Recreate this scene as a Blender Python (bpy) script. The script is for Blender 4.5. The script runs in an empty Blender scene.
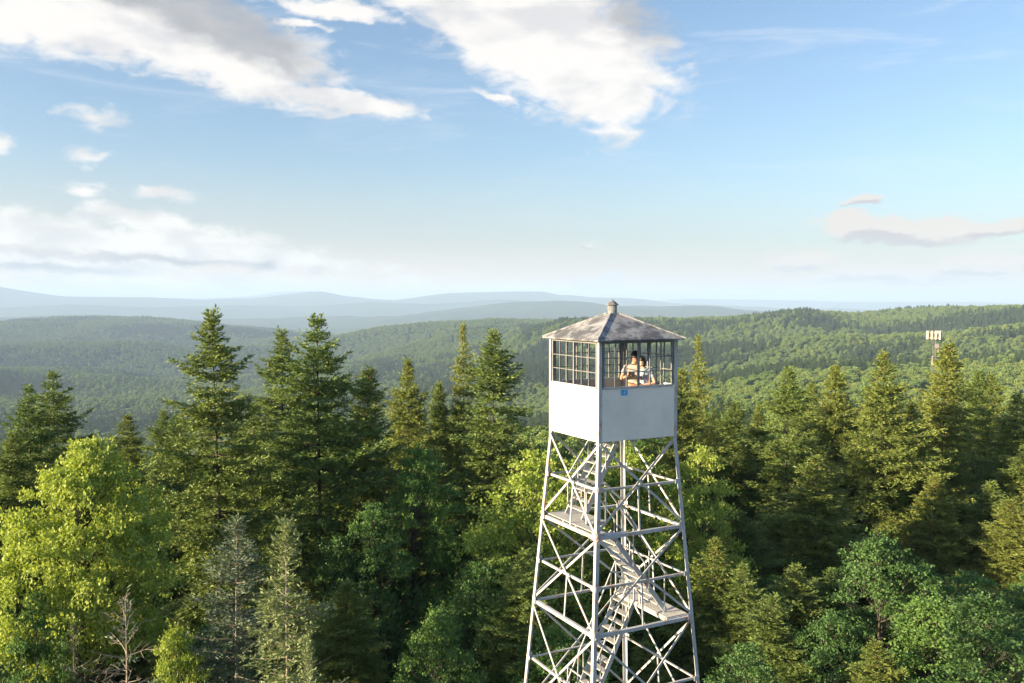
import bpy, bmesh, math, random
import numpy as np
from mathutils import Vector, Matrix, Quaternion

PI = math.pi
scene = bpy.context.scene
COL = scene.collection
rng = np.random.default_rng(7)
random.seed(7)

F, CX, HOR, CAMZ = 870.0, 512.0, 301.3, 18.6      # focal length in px, picture centre, eye level row, eye height


# ----------------------------------------------------------------------------- helpers
def link(name, me, mat=None, parent=None):
    o = bpy.data.objects.new(name, me)
    COL.objects.link(o)
    if mat is not None and me is not None:
        for m in (mat if isinstance(mat, (list, tuple)) else [mat]):
            if m.name not in [k.name for k in me.materials if k]:
                me.materials.append(m)
    if parent is not None:
        o.parent = parent
    return o


def tag(o, label=None, cat=None, group=None, kind=None):
    if label: o['label'] = label
    if cat: o['category'] = cat
    if group: o['group'] = group
    if kind: o['kind'] = kind
    return o


def empty(name, loc=(0, 0, 0), rz=0.0):
    o = bpy.data.objects.new(name, None)
    COL.objects.link(o)
    o.location = loc
    o.rotation_euler = (0, 0, rz)
    o.empty_display_size = 0.3
    return o


def np_mesh(name, V, faces, smooth=False, mats=None):
    """faces: list of int arrays (n,3) or (n,4)"""
    me = bpy.data.meshes.new(name)
    V = np.asarray(V, np.float32)
    me.vertices.add(len(V))
    me.vertices.foreach_set('co', V.ravel())
    faces = [np.asarray(f, np.int32) for f in faces if len(f)]
    loops = np.concatenate([f.ravel() for f in faces])
    tot = np.concatenate([np.full(len(f), f.shape[1], np.int32) for f in faces])
    st = np.concatenate([[0], np.cumsum(tot)[:-1]]).astype(np.int32)
    me.loops.add(len(loops)); me.polygons.add(len(tot))
    me.loops.foreach_set('vertex_index', loops)
    me.polygons.foreach_set('loop_start', st)
    me.polygons.foreach_set('loop_total', tot)
    if smooth:
        me.polygons.foreach_set('use_smooth', np.ones(len(tot), bool))
    if mats is not None:
        me.polygons.foreach_set('material_index', np.asarray(mats, np.int32))
    me.update(calc_edges=True)
    me.validate()
    return me


class MB:
    """collects solid pieces of one part"""
    def __init__(self): self.bm = bmesh.new()

    def box(self, c, s, rot=None):
        m = Matrix.Translation(c) @ (rot.to_4x4() if rot else Matrix()) @ Matrix.Diagonal((s[0], s[1], s[2], 1))
        bmesh.ops.create_cube(self.bm, size=1, matrix=m)
        return self

    def bar(self, a, b, w, h, up=(0, 0, 1)):
        a = Vector(a); b = Vector(b); d = b - a; L = d.length; d.normalize()
        u = Vector(up)
        if abs(u.dot(d)) > .98: u = Vector((1, 0, 0))
        x = d.cross(u).normalized(); y = x.cross(d)
        R = Matrix((x, d, y)).transposed()
        return self.box((a + b) / 2, (w, L, h), R)

    def angle(self, a, b, w, t, n1, n2):
        """L profile: two thin flanges, along directions n1 and n2 from the line a-b"""
        a = Vector(a); b = Vector(b); d = (b - a).normalized()
        n1 = Vector(n1); n1 = (n1 - d * n1.dot(d)).normalized()
        n2 = Vector(n2); n2 = (n2 - d * n2.dot(d)); n2 = (n2 - n1 * n2.dot(n1)).normalized()
        for p, q, k in ((n1, n2, 0.0), (n2, n1, t)):
            vs = []
            for e in (a, b):
                for (i, j) in ((k, 0), (w, 0), (w, t), (k, t)):
                    vs.append(self.bm.verts.new(e + p * i + q * j))
            fs = [(0, 1, 2, 3), (7, 6, 5, 4)] + [(i, i + 4, (i + 1) % 4 + 4, (i + 1) % 4) for i in range(4)]
            for f in fs: self.bm.faces.new([vs[i] for i in f])
        return self

    def tube(self, pts, radii, n=8):
        pts = [Vector(p) for p in pts]
        rings = []
        for i, p in enumerate(pts):
            d = (pts[min(i + 1, len(pts) - 1)] - pts[max(i - 1, 0)]).normalized()
            u = Vector((0, 0, 1)) if abs(d.z) < .9 else Vector((1, 0, 0))
            x = d.cross(u).normalized(); y = d.cross(x)
            r = radii[i] if isinstance(radii, (list, tuple)) else radii
            rings.append([self.bm.verts.new(p + (x * math.cos(k * 2 * PI / n) + y * math.sin(k * 2 * PI / n)) * r) for k in range(n)])
        for a, b in zip(rings, rings[1:]):
            for k in range(n):
                self.bm.faces.new((a[k], a[(k + 1) % n], b[(k + 1) % n], b[k]))
        self.bm.faces.new(rings[0][::-1]); self.bm.faces.new(rings[-1])
        return self

    def mesh(self, name, smooth=False):
        bmesh.ops.recalc_face_normals(self.bm, faces=self.bm.faces)
        me = bpy.data.meshes.new(name)
        self.bm.to_mesh(me); self.bm.free()
        if smooth:
            me.polygons.foreach_set('use_smooth', np.ones(len(me.polygons), bool))
        return me

    def build(self, name, mat, parent=None, smooth=False, bevel=0):
        o = link(name, self.mesh(name, smooth), mat, parent)
        if bevel:
            b = o.modifiers.new('bevel', 'BEVEL'); b.width = bevel; b.segments = 1; b.limit_method = 'ANGLE'
        return o


# ----------------------------------------------------------------------------- node helpers
def N(nt, typ, **kw):
    n = nt.nodes.new(typ)
    for k, v in kw.items():
        if k.startswith('i_'):
            key = k[2:]
            n.inputs[int(key) if key.isdigit() else key.replace('_', ' ')].default_value = v
        else:
            setattr(n, k, v)
    return n


def ramp(nt, fac, stops, interp='LINEAR'):
    r = nt.nodes.new('ShaderNodeValToRGB')
    r.color_ramp.interpolation = interp
    el = r.color_ramp.elements
    while len(el) < len(stops): el.new(.5)
    for e, (p, c) in zip(el, stops):
        e.position = p
        e.color = (c[0], c[1], c[2], 1) if isinstance(c, (tuple, list)) else (c, c, c, 1)
    nt.links.new(fac, r.inputs[0])
    return r


def mixc(nt, fac, a, b, mode='MIX'):
    m = nt.nodes.new('ShaderNodeMix'); m.data_type = 'RGBA'; m.blend_type = mode
    for sock, v in ((m.inputs[0], fac), (m.inputs[6], a), (m.inputs[7], b)):
        if hasattr(v, 'is_output'): nt.links.new(v, sock)
        elif isinstance(v, (tuple, list)): sock.default_value = (v[0], v[1], v[2], 1)
        else: sock.default_value = v
    return m.outputs[2]


def new_mat(name):
    m = bpy.data.materials.new(name); m.use_nodes = True
    nt = m.node_tree
    b = nt.nodes['Principled BSDF']
    return m, nt, b


def noise(nt, coord, scale, detail=4, rough=.55, dim='3D'):
    n = nt.nodes.new('ShaderNodeTexNoise')
    n.noise_dimensions = dim
    n.inputs['Scale'].default_value = scale
    n.inputs['Detail'].default_value = detail
    n.inputs['Roughness'].default_value = rough
    if coord is not None: nt.links.new(coord, n.inputs['Vector'])
    return n.outputs[0]


def paint(name, base, stain, rust=(.28, .10, .05), rust_lo=.62, rough=.5, scale=1.0, metal=0.0):
    m, nt, b = new_mat(name)
    tc = nt.nodes.new('ShaderNodeTexCoord').outputs['Object']
    n1 = noise(nt, tc, 1.7 * scale, 6, .65)
    mp = N(nt, 'ShaderNodeMapping'); mp.inputs['Scale'].default_value = (7 * scale, 7 * scale, .9 * scale)
    nt.links.new(tc, mp.inputs[0])
    n2 = noise(nt, mp.outputs[0], 1.0, 5, .6)
    c = mixc(nt, ramp(nt, n1, [(.42, 0), (.75, 1)]).outputs[0], base, stain)
    c = mixc(nt, ramp(nt, n2, [(.5, 0), (.8, .55)]).outputs[0], c, stain)
    n3 = noise(nt, tc, 5.5 * scale, 6, .7)
    c = mixc(nt, ramp(nt, n3, [(rust_lo, 0), (rust_lo + .09, .8)]).outputs[0], c, rust)
    nt.links.new(c, b.inputs['Base Color'])
    b.inputs['Roughness'].default_value = rough
    b.inputs['Metallic'].default_value = metal
    bp = N(nt, 'ShaderNodeBump', i_Strength=.15, i_Distance=.01)
    nt.links.new(n3, bp.inputs['Height']); nt.links.new(bp.outputs[0], b.inputs['Normal'])
    return m


def leaf_mat(name, lo, hi, tint, trans=.25, clump=.9, tree_var=.5):
    """foliage: colour varies by leaf, by clump and by tree"""
    m, nt, b = new_mat(name)
    tc = nt.nodes.new('ShaderNodeTexCoord').outputs['Object']
    geo = nt.nodes.new('ShaderNodeNewGeometry').outputs['Random Per Island']
    oi = nt.nodes.new('ShaderNodeObjectInfo').outputs['Random']
    n1 = noise(nt, tc, clump, 3, .6)
    f = N(nt, 'ShaderNodeMath', operation='MULTIPLY_ADD', i_1=.55, i_2=0.0); nt.links.new(geo, f.inputs[0])
    f2 = N(nt, 'ShaderNodeMath', operation='MULTIPLY_ADD', i_1=.9); nt.links.new(n1, f2.inputs[0]); nt.links.new(f.outputs[0], f2.inputs[2])
    f3 = N(nt, 'ShaderNodeMath', operation='MULTIPLY', i_1=.72); nt.links.new(f2.outputs[0], f3.inputs[0])
    c = mixc(nt, ramp(nt, f3.outputs[0], [(.2, 0), (.85, 1)]).outputs[0], lo, hi)
    tf = N(nt, 'ShaderNodeMath', operation='MULTIPLY', i_1=tree_var); nt.links.new(oi, tf.inputs[0])
    c = mixc(nt, tf.outputs[0], c, tint)
    nt.links.new(c, b.inputs['Base Color'])
    b.inputs['Roughness'].default_value = .55
    b.inputs['Specular IOR Level'].default_value = .25
    t = N(nt, 'ShaderNodeBsdfTranslucent')
    ct = mixc(nt, 1.0, c, (1.25, 1.25, .55), 'MULTIPLY')
    nt.links.new(ct, t.inputs[0])
    mx = N(nt, 'ShaderNodeMixShader', i_0=trans)
    nt.links.new(b.outputs[0], mx.inputs[1]); nt.links.new(t.outputs[0], mx.inputs[2])
    nt.links.new(mx.outputs[0], nt.nodes['Material Output'].inputs['Surface'])
    return m


M = {}
M['white'] = paint('white_painted_sheet', (.84, .82, .77), (.71, .69, .64), (.45, .33, .26), .70, .45, .7)
M['steel'] = paint('pale_painted_steel', (.46, .49, .52), (.35, .36, .37), (.40, .19, .11), .545, .5, 1.0)
M['deck'] = paint('galvanised_grating', (.42, .42, .41), (.30, .30, .29), (.25, .14, .08), .68, .55, 1.6)
M['darksteel'] = paint('weathered_window_steel', (.20, .205, .21), (.12, .12, .125), (.24, .11, .07), .62, .55, 1.5)
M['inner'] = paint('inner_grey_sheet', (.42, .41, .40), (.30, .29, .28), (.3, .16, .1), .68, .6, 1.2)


def roof_mat():
    m, nt, b = new_mat('weathered_roof_sheet')
    tc = nt.nodes.new('ShaderNodeTexCoord').outputs['Object']
    n1 = noise(nt, tc, 2.6, 7, .68)
    n2 = noise(nt, tc, 9, 5, .7)
    c = mixc(nt, ramp(nt, n1, [(.44, 0), (.56, 1)]).outputs[0], (.085, .092, .105), (.29, .305, .33))
    c = mixc(nt, ramp(nt, n2, [(.54, 0), (.68, .7)]).outputs[0], c, (.22, .18, .165))
    n3 = noise(nt, tc, 1.3, 3, .5)
    c = mixc(nt, ramp(nt, n3, [(.54, 0), (.78, .35)]).outputs[0], c, (.27, .18, .15))
    nt.links.new(c, b.inputs['Base Color'])
    b.inputs['Roughness'].default_value = .6
    bp = N(nt, 'ShaderNodeBump', i_Strength=.25, i_Distance=.01)
    nt.links.new(n2, bp.inputs['Height']); nt.links.new(bp.outputs[0], b.inputs['Normal'])
    return m


M['roof'] = roof_mat()


def plain(name, col, rough=.6, scale=8, var=.25):
    m, nt, b = new_mat(name)
    tc = nt.nodes.new('ShaderNodeTexCoord').outputs['Object']
    n = noise(nt, tc, scale, 4)
    c = mixc(nt, n, tuple(x * (1 - var) for x in col), tuple(min(1, x * (1 + var)) for x in col))
    nt.links.new(c, b.inputs['Base Color']); b.inputs['Roughness'].default_value = rough
    return m


M['skin_tan'] = plain('tan_skin', (.42, .22, .14), .5, 12, .08)
M['skin_fair'] = plain('fair_skin', (.58, .36, .27), .5, 12, .08)
M['hair'] = plain('dark_hair', (.018, .013, .010), .5, 40, .3)
M['white_cloth'] = plain('white_cotton', (.42, .38, .34), .85, 20, .08)
M['tan_cloth'] = plain('tan_cotton', (.42, .35, .27), .85, 20, .12)
M['blue_cloth'] = plain('pale_blue_cotton', (.24, .29, .38), .85, 20, .1)
M['dark_cloth'] = plain('dark_denim', (.05, .05, .06), .85, 20, .2)
M['black'] = plain('black_plastic', (.02, .02, .022), .35, 20, .2)
M['screen'] = plain('phone_glass', (.03, .035, .04), .1, 20, .1)
M['blue_sign'] = plain('blue_sign_paint', (.06, .36, .72), .45, 20, .06)
M['pale_mark'] = plain('pale_sign_paint', (.45, .68, .88), .5, 20, .06)
M['antenna'] = plain('white_antenna_shell', (.44, .38, .35), .5, 3, .08)
M['bark'] = plain('grey_brown_bark', (.062, .052, .043), .9, 9, .4)
M['deadwood'] = plain('bleached_dead_wood', (.27, .24, .21), .85, 9, .25)
M['birch'] = plain('pale_birch_bark', (.52, .48, .42), .8, 9, .3)
M['cone'] = plain('brown_spruce_cones', (.30, .135, .055), .75, 9, .3)

M['spruce'] = leaf_mat('dark_spruce_needles', (.050, .118, .046), (.240, .315, .080), (.205, .255, .066), .16)
M['spruce_warm'] = leaf_mat('olive_spruce_needles', (.058, .124, .044), (.290, .345, .080), (.26, .285, .066), .16)
M['spruce_pale'] = leaf_mat('pale_spruce_needles', (.130, .190, .085), (.270, .330, .150), (.23, .28, .13), .18)
M['spruce_blue'] = leaf_mat('blue_grey_spruce_needles', (.085, .130, .095), (.170, .220, .150), (.15, .19, .13), .14)
M['leaf_yellow'] = leaf_mat('yellow_green_leaves', (.18, .285, .055), (.40, .48, .115), (.35, .42, .095), .36)
M['leaf_mid'] = leaf_mat('mid_green_leaves', (.065, .155, .050), (.190, .320, .085), (.15, .26, .07), .34)
M['leaf_dark'] = leaf_mat('deep_green_leaves', (.045, .120, .045), (.130, .240, .075), (.10, .18, .06), .32)
M['far_leaf'] = leaf_mat('distant_broadleaf_crowns', (.066, .160, .056), (.390, .440, .110), (.14, .24, .075), .25, .25, .85)
M['far_spruce'] = leaf_mat('distant_spruce_crowns', (.040, .090, .045), (.100, .150, .055), (.07, .115, .05), .14, .3, .6)


# ----------------------------------------------------------------------------- terrain
def hash2(ix, iy, s):
    h = (ix * 374761393 + iy * 668265263 + s * 974711) & 0x7fffffff
    h = ((h ^ (h >> 13)) * 1274126177) & 0x7fffffff
    return ((h ^ (h >> 16)) & 0xffff) / 65535.0


def vnoise(x, y, s):
    ix = np.floor(x).astype(np.int64); iy = np.floor(y).astype(np.int64)
    fx = x - ix; fy = y - iy
    fx = fx * fx * fx * (fx * (fx * 6 - 15) + 10); fy = fy * fy * fy * (fy * (fy * 6 - 15) + 10)
    a = hash2(ix, iy, s); b = hash2(ix + 1, iy, s); c = hash2(ix, iy + 1, s); d = hash2(ix + 1, iy + 1, s)
    return (a * (1 - fx) + b * fx) * (1 - fy) + (c * (1 - fx) + d * fx) * fy - .5


def fbm(x, y, lam, s, octv=4):
    v = 0; a = 1.0
    for o in range(octv):
        v = v + a * vnoise(x / lam + 17.3 * o, y / lam - 9.1 * o, s + o)
        lam *= .5; a *= .5
    return v


# rows of the relief: distance, then how high (as a picture row) the land stands there at each bearing
ROWS = [
    (900, {0: 470, 250: 465, 450: 440, 600: 412, 700: 390, 790: 376, 850: 373, 1024: 368}),
    (1080, {0: 458, 250: 452, 450: 428, 600: 408, 700: 388, 790: 380, 850: 379, 1024: 374}),
    (1400, {0: 425, 250: 418, 450: 388, 600: 352, 700: 350, 850: 340, 1024: 334}),
    (1560, {0: 424, 250: 420, 450: 390, 600: 350, 700: 352, 850: 347, 1024: 341}),
    (1950, {0: 404, 250: 400, 450: 362, 520: 336, 560: 321, 600: 322, 640: 324, 700: 323, 770: 319, 800: 316, 850: 319, 920: 318, 1024: 315}),
    (2450, {0: 371, 60: 369, 120: 371, 200: 380, 250: 382, 335: 368, 400: 348, 455: 335, 560: 329, 1024: 322}),
    (2700, {0: 378, 120: 377, 250: 379, 335: 366, 400: 350, 455: 338, 560: 334, 1024: 330}),
    (3150, {0: 353, 80: 347, 150: 346, 200: 352, 250: 350, 335: 341, 400: 332, 455: 326, 500: 323, 560: 326, 1024: 326}),
    (3550, {0: 357, 120: 354, 250: 352, 335: 347, 400: 340, 500: 333, 1024: 333}),
    (4300, {0: 330, 60: 327, 110: 324, 170: 327, 230: 332, 300: 338, 380: 340, 500: 336, 1024: 336}),
    (6500, {0: 335, 200: 338, 350: 330, 450: 320, 1024: 326}),
    (8200, {0: 318, 90: 315, 200: 321, 300: 317, 400: 315, 480: 308, 560: 303, 640: 304, 720: 306, 800: 312, 1024: 314}),
    (9800, {0: 320, 250: 322, 512: 314, 1024: 316}),
    (11500, {-100: 303, 0: 306, 70: 302, 150: 307, 230: 304.5, 300: 308, 370: 303, 430: 306, 500: 302, 580: 305, 640: 307, 760: 309, 1024: 314}),
    (12800, {0: 308, 512: 308, 1024: 314}),
    (14500, {-200: 287, -60: 283, 0: 285, 30: 289, 60: 293.5, 100: 295.5, 150: 295, 200: 297, 250: 298, 280: 295.5, 320: 293, 345: 298,
             395: 301, 420: 297.5, 450: 293.5, 500: 292, 540: 293, 560: 297, 590: 297.3, 620: 295.7, 650: 299, 690: 303, 750: 305, 800: 309, 1024: 312}),
    (18000, {0: 310, 1024: 311}),
    (22500, {0: 299, 200: 299, 240: 297, 280: 291.5, 310: 290, 340: 294, 380: 300, 420: 303, 600: 303, 650: 302, 690: 298.5, 740: 300, 800: 300, 850: 301, 920: 302.5, 1024: 303.5, 1300: 302}),
    (36000, {0: 309, 1024: 309}),
]


def relief(az, r):
    """height of the land at bearing az (rad, 0 = straight ahead, + right) and distance r"""
    az = np.asarray(az, float); r = np.asarray(r, float)
    azc = np.clip(az, -.70, .70)
    px = CX + F * np.tan(azc)
    ds = [0, 35, 70, 130, 260, 520]
    k = np.clip((px - 300) / 500, 0, 1)
    zs = [np.zeros_like(px), np.zeros_like(px), 0 * px - 1.0, -15 + 5 * k, -40 + 16 * k, -92 + 36 * k]
    for d, tab in ROWS:
        xs = sorted(tab); ys = [tab[x] for x in xs]
        y = np.interp(px, xs, ys)
        ds.append(d); zs.append(CAMZ + (HOR - y) / F * d * np.cos(azc))
    ds = np.array(ds, float); Z = np.stack(zs)                     # monotone cubic along distance
    h = np.diff(ds)[:, None]; dl = np.diff(Z, axis=0) / h
    m = np.zeros_like(Z)
    w1 = 2 * h[1:] + h[:-1]; w2 = h[1:] + 2 * h[:-1]
    ok = dl[:-1] * dl[1:] > 0
    with np.errstate(divide='ignore', invalid='ignore'):
        hm = (w1 + w2) / (w1 / dl[:-1] + w2 / dl[1:])
    m[1:-1] = np.where(ok, hm, 0)
    rc = np.clip(r, 0, ds[-1] - 1)
    i = np.clip(np.searchsorted(ds, rc, side='right') - 1, 0, len(ds) - 2)
    j = np.arange(len(px))
    hh = ds[i + 1] - ds[i]; t = (rc - ds[i]) / hh
    z = (Z[i, j] * (2 * t**3 - 3 * t**2 + 1) + m[i, j] * hh * (t**3 - 2 * t**2 + t)
         + Z[i + 1, j] * (-2 * t**3 + 3 * t**2) + m[i + 1, j] * hh * (t**3 - t**2))
    x = r * np.sin(az); y = r * np.cos(az)
    a1 = np.interp(r, [0, 60, 150, 500, 1200, 3000, 5000, 9000, 14500, 36000], [.3, .6, 3, 14, 30, 46, 50, 60, 60, 50])
    z = z + a1 * fbm(x, y, 560, 3, 3) * np.interp(r, [0, 6000, 12000], [1, 1, .0])
    z = z + np.interp(r, [3000, 8000, 14500, 22500], [0, 55, 110, 60]) * fbm(x, y, 2600, 11, 4)
    return z


def ground_z(x, y):
    x = np.atleast_1d(np.asarray(x, float)); y = np.atleast_1d(np.asarray(y, float))
    return relief(np.arctan2(x, y), np.hypot(x, y))


def build_ground():
    a = np.concatenate([np.linspace(-PI, -.78, 60, endpoint=False), np.linspace(-.78, .78, 700, endpoint=False), np.linspace(.78, PI, 60, endpoint=False)])
    r = np.concatenate([np.linspace(0, 60, 14)[1:], np.geomspace(66, 36000, 330)])
    A, R = np.meshgrid(a, r)
    z = relief(A.ravel(), R.ravel()).reshape(A.shape)
    V = np.stack([R * np.sin(A), R * np.cos(A), z], -1).reshape(-1, 3)
    V = np.vstack([V, [[0, 0, 0]]])
    nr, na = A.shape
    i, j = np.meshgrid(np.arange(nr - 1), np.arange(na), indexing='ij')
    j2 = (j + 1) % na
    q = np.stack([i * na + j, (i + 1) * na + j, (i + 1) * na + j2, i * na + j2], -1).reshape(-1, 4)
    jj = np.arange(na)
    t = np.stack([np.full(na, len(V) - 1), jj, (jj + 1) % na], -1)
    me = np_mesh('ground', V, [q[:, ::-1], t[:, ::-1]], True)
    m, nt, b = new_mat('forested_ground')
    pos = nt.nodes.new('ShaderNodeNewGeometry').outputs['Position']
    n1 = noise(nt, pos, .02, 8, .6); n2 = noise(nt, pos, .0022, 5, .55)
    c = mixc(nt, ramp(nt, n1, [(.35, 0), (.65, 1)]).outputs[0], (.030, .052, .018), (.075, .095, .022))
    c = mixc(nt, ramp(nt, n2, [(.42, 0), (.6, .6)]).outputs[0], c, (.028, .050, .020))
    n3 = noise(nt, pos, .9, 5, .6)                                  # leaf litter close by
    near = N(nt, 'ShaderNodeVectorMath', operation='LENGTH'); nt.links.new(pos, near.inputs[0])
    mr = N(nt, 'ShaderNodeMapRange', i_1=70.0, i_2=180.0, i_3=1.0, i_4=0.0); nt.links.new(near.outputs['Value'], mr.inputs[0])
    lit = mixc(nt, n3, (.035, .030, .018), (.05, .065, .022))
    c = mixc(nt, mr.outputs[0], c, lit)
    nt.links.new(c, b.inputs['Base Color']); b.inputs['Roughness'].default_value = .95
    b.inputs['Specular IOR Level'].default_value = .1
    vo = N(nt, 'ShaderNodeTexVoronoi', i_Scale=.075); nt.links.new(pos, vo.inputs['Vector'])
    bp = N(nt, 'ShaderNodeBump', i_Strength=.9, i_Distance=9.0, invert=True); nt.links.new(vo.outputs['Distance'], bp.inputs['Height'])
    nt.links.new(bp.outputs[0], b.inputs['Normal'])
    o = link('ground', me, m)
    tag(o, 'rolling forested hills and blue mountains stretching to the horizon', kind='structure')


# ----------------------------------------------------------------------------- trees
def blades(C, D, L, W, up, roll):
    """diamond leaves: root C, direction D, length L, half width W; `up` normal hint, roll jitter"""
    D = D / np.linalg.norm(D, axis=1, keepdims=True)
    S = np.cross(D, up); n = np.linalg.norm(S, axis=1, keepdims=True); S = S / np.maximum(n, 1e-6)
    U = np.cross(S, D)
    c = np.cos(roll)[:, None]; s = np.sin(roll)[:, None]
    S2 = S * c + U * s
    L = L[:, None]; W = W[:, None]
    V = np.stack([C, C + D * L * .5 + S2 * W, C + D * L, C + D * L * .5 - S2 * W], 1).reshape(-1, 3)
    q = np.arange(len(C) * 4).reshape(-1, 4)
    return V, q


def tubes(paths, n=4):
    V = []; Q = []; o = 0
    ang = np.arange(n) * 2 * PI / n
    for P, R in paths:
        P = np.asarray(P, float); R = np.asarray(R, float)
        d = np.gradient(P, axis=0); d /= np.maximum(np.linalg.norm(d, axis=1, keepdims=True), 1e-6)
        ref = np.where(np.abs(d[:, 2:3]) < .9, [[0, 0, 1.]], [[1., 0, 0]])
        x = np.cross(d, ref); x /= np.maximum(np.linalg.norm(x, axis=1, keepdims=True), 1e-6); y = np.cross(d, x)
        ring = P[:, None] + (x[:, None] * np.cos(ang)[None, :, None] + y[:, None] * np.sin(ang)[None, :, None]) * R[:, None, None]
        V.append(ring.reshape(-1, 3))
        m = len(P)
        i, j = np.meshgrid(np.arange(m - 1), np.arange(n), indexing='ij')
        Q.append(o + np.stack([i * n + j, i * n + (j + 1) % n, (i + 1) * n + (j + 1) % n, (i + 1) * n + j], -1).reshape(-1, 4))
        o += m * n
    return np.concatenate(V), np.concatenate(Q)


def spruce_meshes(seed, H=15.0, Rmax=2.9, decay=5.5, zmin=.14, dens=1.0, blade=.15, sparse=.0, top_gap=0.0, cones=0, bare=0.0):
    """crown mesh + wood mesh of one spruce"""
    g = np.random.default_rng(seed)
    wood = []; C = []; D = []; L = []; W = []; UP = []; cone = []
    lean = g.normal(0, .10, 2)
    def axis(z):
        t = z / H
        return np.array([lean[0] * t * t + .05 * math.sin(3 * t + seed), lean[1] * t * t + .05 * math.cos(4 * t + seed), z])
    zz = np.linspace(-.4, H, 14)
    wood.append((np.array([axis(z) for z in zz]), .18 * (1 - zz / H).clip(0, 1) ** 1.35 * H / 15 + .010))
    lob = g.uniform(0, 2 * PI, 3)
    z = H - .10
    lvl = 0
    # leader shoot
    for k in range(int(26 * dens)):
        zc = H - g.uniform(0, .55); a = g.uniform(0, 2 * PI)
        C.append(axis(zc)); D.append([math.cos(a) * .7, math.sin(a) * .7, 1.0]); L.append(blade * g.uniform(.8, 1.2)); W.append(.022); UP.append([0, 0, 1.])
    while z > H * zmin:
        dz = H - z
        Rz = .10 + Rmax * (1 - math.exp(-dz / decay)) * (1 if dz > 0.6 else .85)
        if dz > H * .62: Rz *= 1 - .5 * (dz / H - .62) / .38
        nb = int(g.integers(6, 9)) if dz > 1.5 else int(g.integers(4, 7))
        a0 = g.uniform(0, 2 * PI)
        if bare < .2:                                              # short inner shoots hide the stem
            for k in range(int(30 * dens * (1 - sparse * 2))):
                a = g.uniform(0, 2 * PI); zc = z + g.uniform(-.25, .25)
                rr_ = g.uniform(.02, .10 + .16 * min(1, Rz))
                C.append(axis(zc) + np.array([math.cos(a), math.sin(a), 0]) * rr_); D.append([math.cos(a), math.sin(a), g.uniform(-.1, .9)])
                L.append(blade * g.uniform(.8, 1.3)); W.append(blade * .15); UP.append([0, 0, 1.])
        for b in range(nb):
            if g.random() < sparse: continue
            az = a0 + b * 2 * PI / nb + g.normal(0, .22)
            lobf = 1 + .18 * math.sin(az * 2 + lob[0]) + .14 * math.sin(az * 3 + lob[1] + z * .5) + .16 * math.sin(z * 2.3 + lob[2])
            BL = Rz * lobf * g.uniform(.62, 1.18)
            if dz > 1.0 and g.random() < .07: BL *= 1.35
            if dz > 1.0 and g.random() < .08 + top_gap * max(0, 1 - dz / 5): BL *= .45
            BL = max(BL, .16)
            e0 = math.radians(np.interp(dz, [0, .8, 2.5, 6, 12], [62, 38, 12, -6, -20]) + g.normal(0, 7))
            up = np.interp(dz, [0, 2, 6, 12], [.15, .22, .32, .30])
            zb = z + g.uniform(-.10, .10)
            s = np.linspace(0, 1, 7)
            ca, sa = math.cos(az), math.sin(az)
            rr = BL * s * math.cos(e0); hh = BL * (s * math.sin(e0) - .14 * s * s + up * s ** 3 * .8)
            base = axis(zb)
            side = g.normal(0, .10) * BL
            P = base + np.stack([ca * rr - sa * side * s * s, sa * rr + ca * side * s * s, hh], -1)
            wood.append((P, np.linspace(.008 + .008 * BL, .003, 7)))
            is_bare = g.random() < bare
            if is_bare and bare > .2:
                for k in range(int(g.integers(3, 9))):
                    i_ = int(g.integers(1, 6)); dv = (P[i_] - P[i_ - 1]); dv /= max(np.linalg.norm(dv), 1e-6)
                    dv = dv + g.normal(0, .55, 3) + np.array([0, 0, -.15]); tl = g.uniform(.12, .42) * BL
                    mid_ = P[i_] + dv * tl * .5 + g.normal(0, .02, 3)
                    wood.append((np.array([P[i_], mid_, P[i_] + dv * tl]), np.array([.007, .005, .003])))
            if is_bare: continue
            tang = np.gradient(P, axis=0); tang /= np.linalg.norm(tang, axis=1, keepdims=True)
            nt_ = max(4, int(BL / .042 * dens))
            ss = np.sort(g.uniform(.06 if BL < 1 else .12, 1.0, nt_)); ss[-1] = 1.0
            for q, sq in enumerate(ss):
                f = sq * 6; i = min(int(f), 5); f -= i
                p = P[i] * (1 - f) + P[i + 1] * f
                t = tang[i] * (1 - f) + tang[i + 1] * f
                sg = 1 if q % 2 else -1
                lat = np.array([-t[1], t[0], 0]); lat /= max(np.linalg.norm(lat), 1e-6)
                ang = math.radians(g.uniform(35, 68)) if sq < .97 else 0.0
                dd = t * math.cos(ang) + lat * sg * math.sin(ang) + np.array([0, 0, g.normal(-.10, .22)])
                dd /= np.linalg.norm(dd)
                lt = min(.85, (.22 + .46 * BL * (1 - sq) ** .8)) * g.uniform(.55, 1.15)
                m = max(3, int(lt / .034 * dens))
                u = g.uniform(0, 1, m)
                pos = p + dd * (u * lt)[:, None] + np.array([0, 0, -.16]) * (u ** 2 * lt)[:, None]
                sgn = np.where(g.random(m) < .5, 1, -1)
                lat2 = np.cross(dd, [0, 0, 1.]); lat2 /= max(np.linalg.norm(lat2), 1e-6)
                aa = np.radians(g.uniform(15, 62, m)); 
                bd = dd * np.cos(aa)[:, None] + lat2 * (sgn * np.sin(aa))[:, None] + np.stack([g.normal(0, .15, m), g.normal(0, .15, m), g.normal(.10, .26, m)], -1)
                C.extend(pos); D.extend(bd)
                L.extend(blade * g.uniform(.7, 1.4, m)); W.extend(blade * .155 * g.uniform(.8, 1.3, m))
                UP.extend(np.tile([0, 0, 1.], (m, 1)))
            if cones and dz < 2.2 and g.random() < cones:
                for k in range(int(g.integers(2, 6))):
                    cone.append(P[int(g.integers(1, 6))] + g.normal(0, .05, 3))
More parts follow.
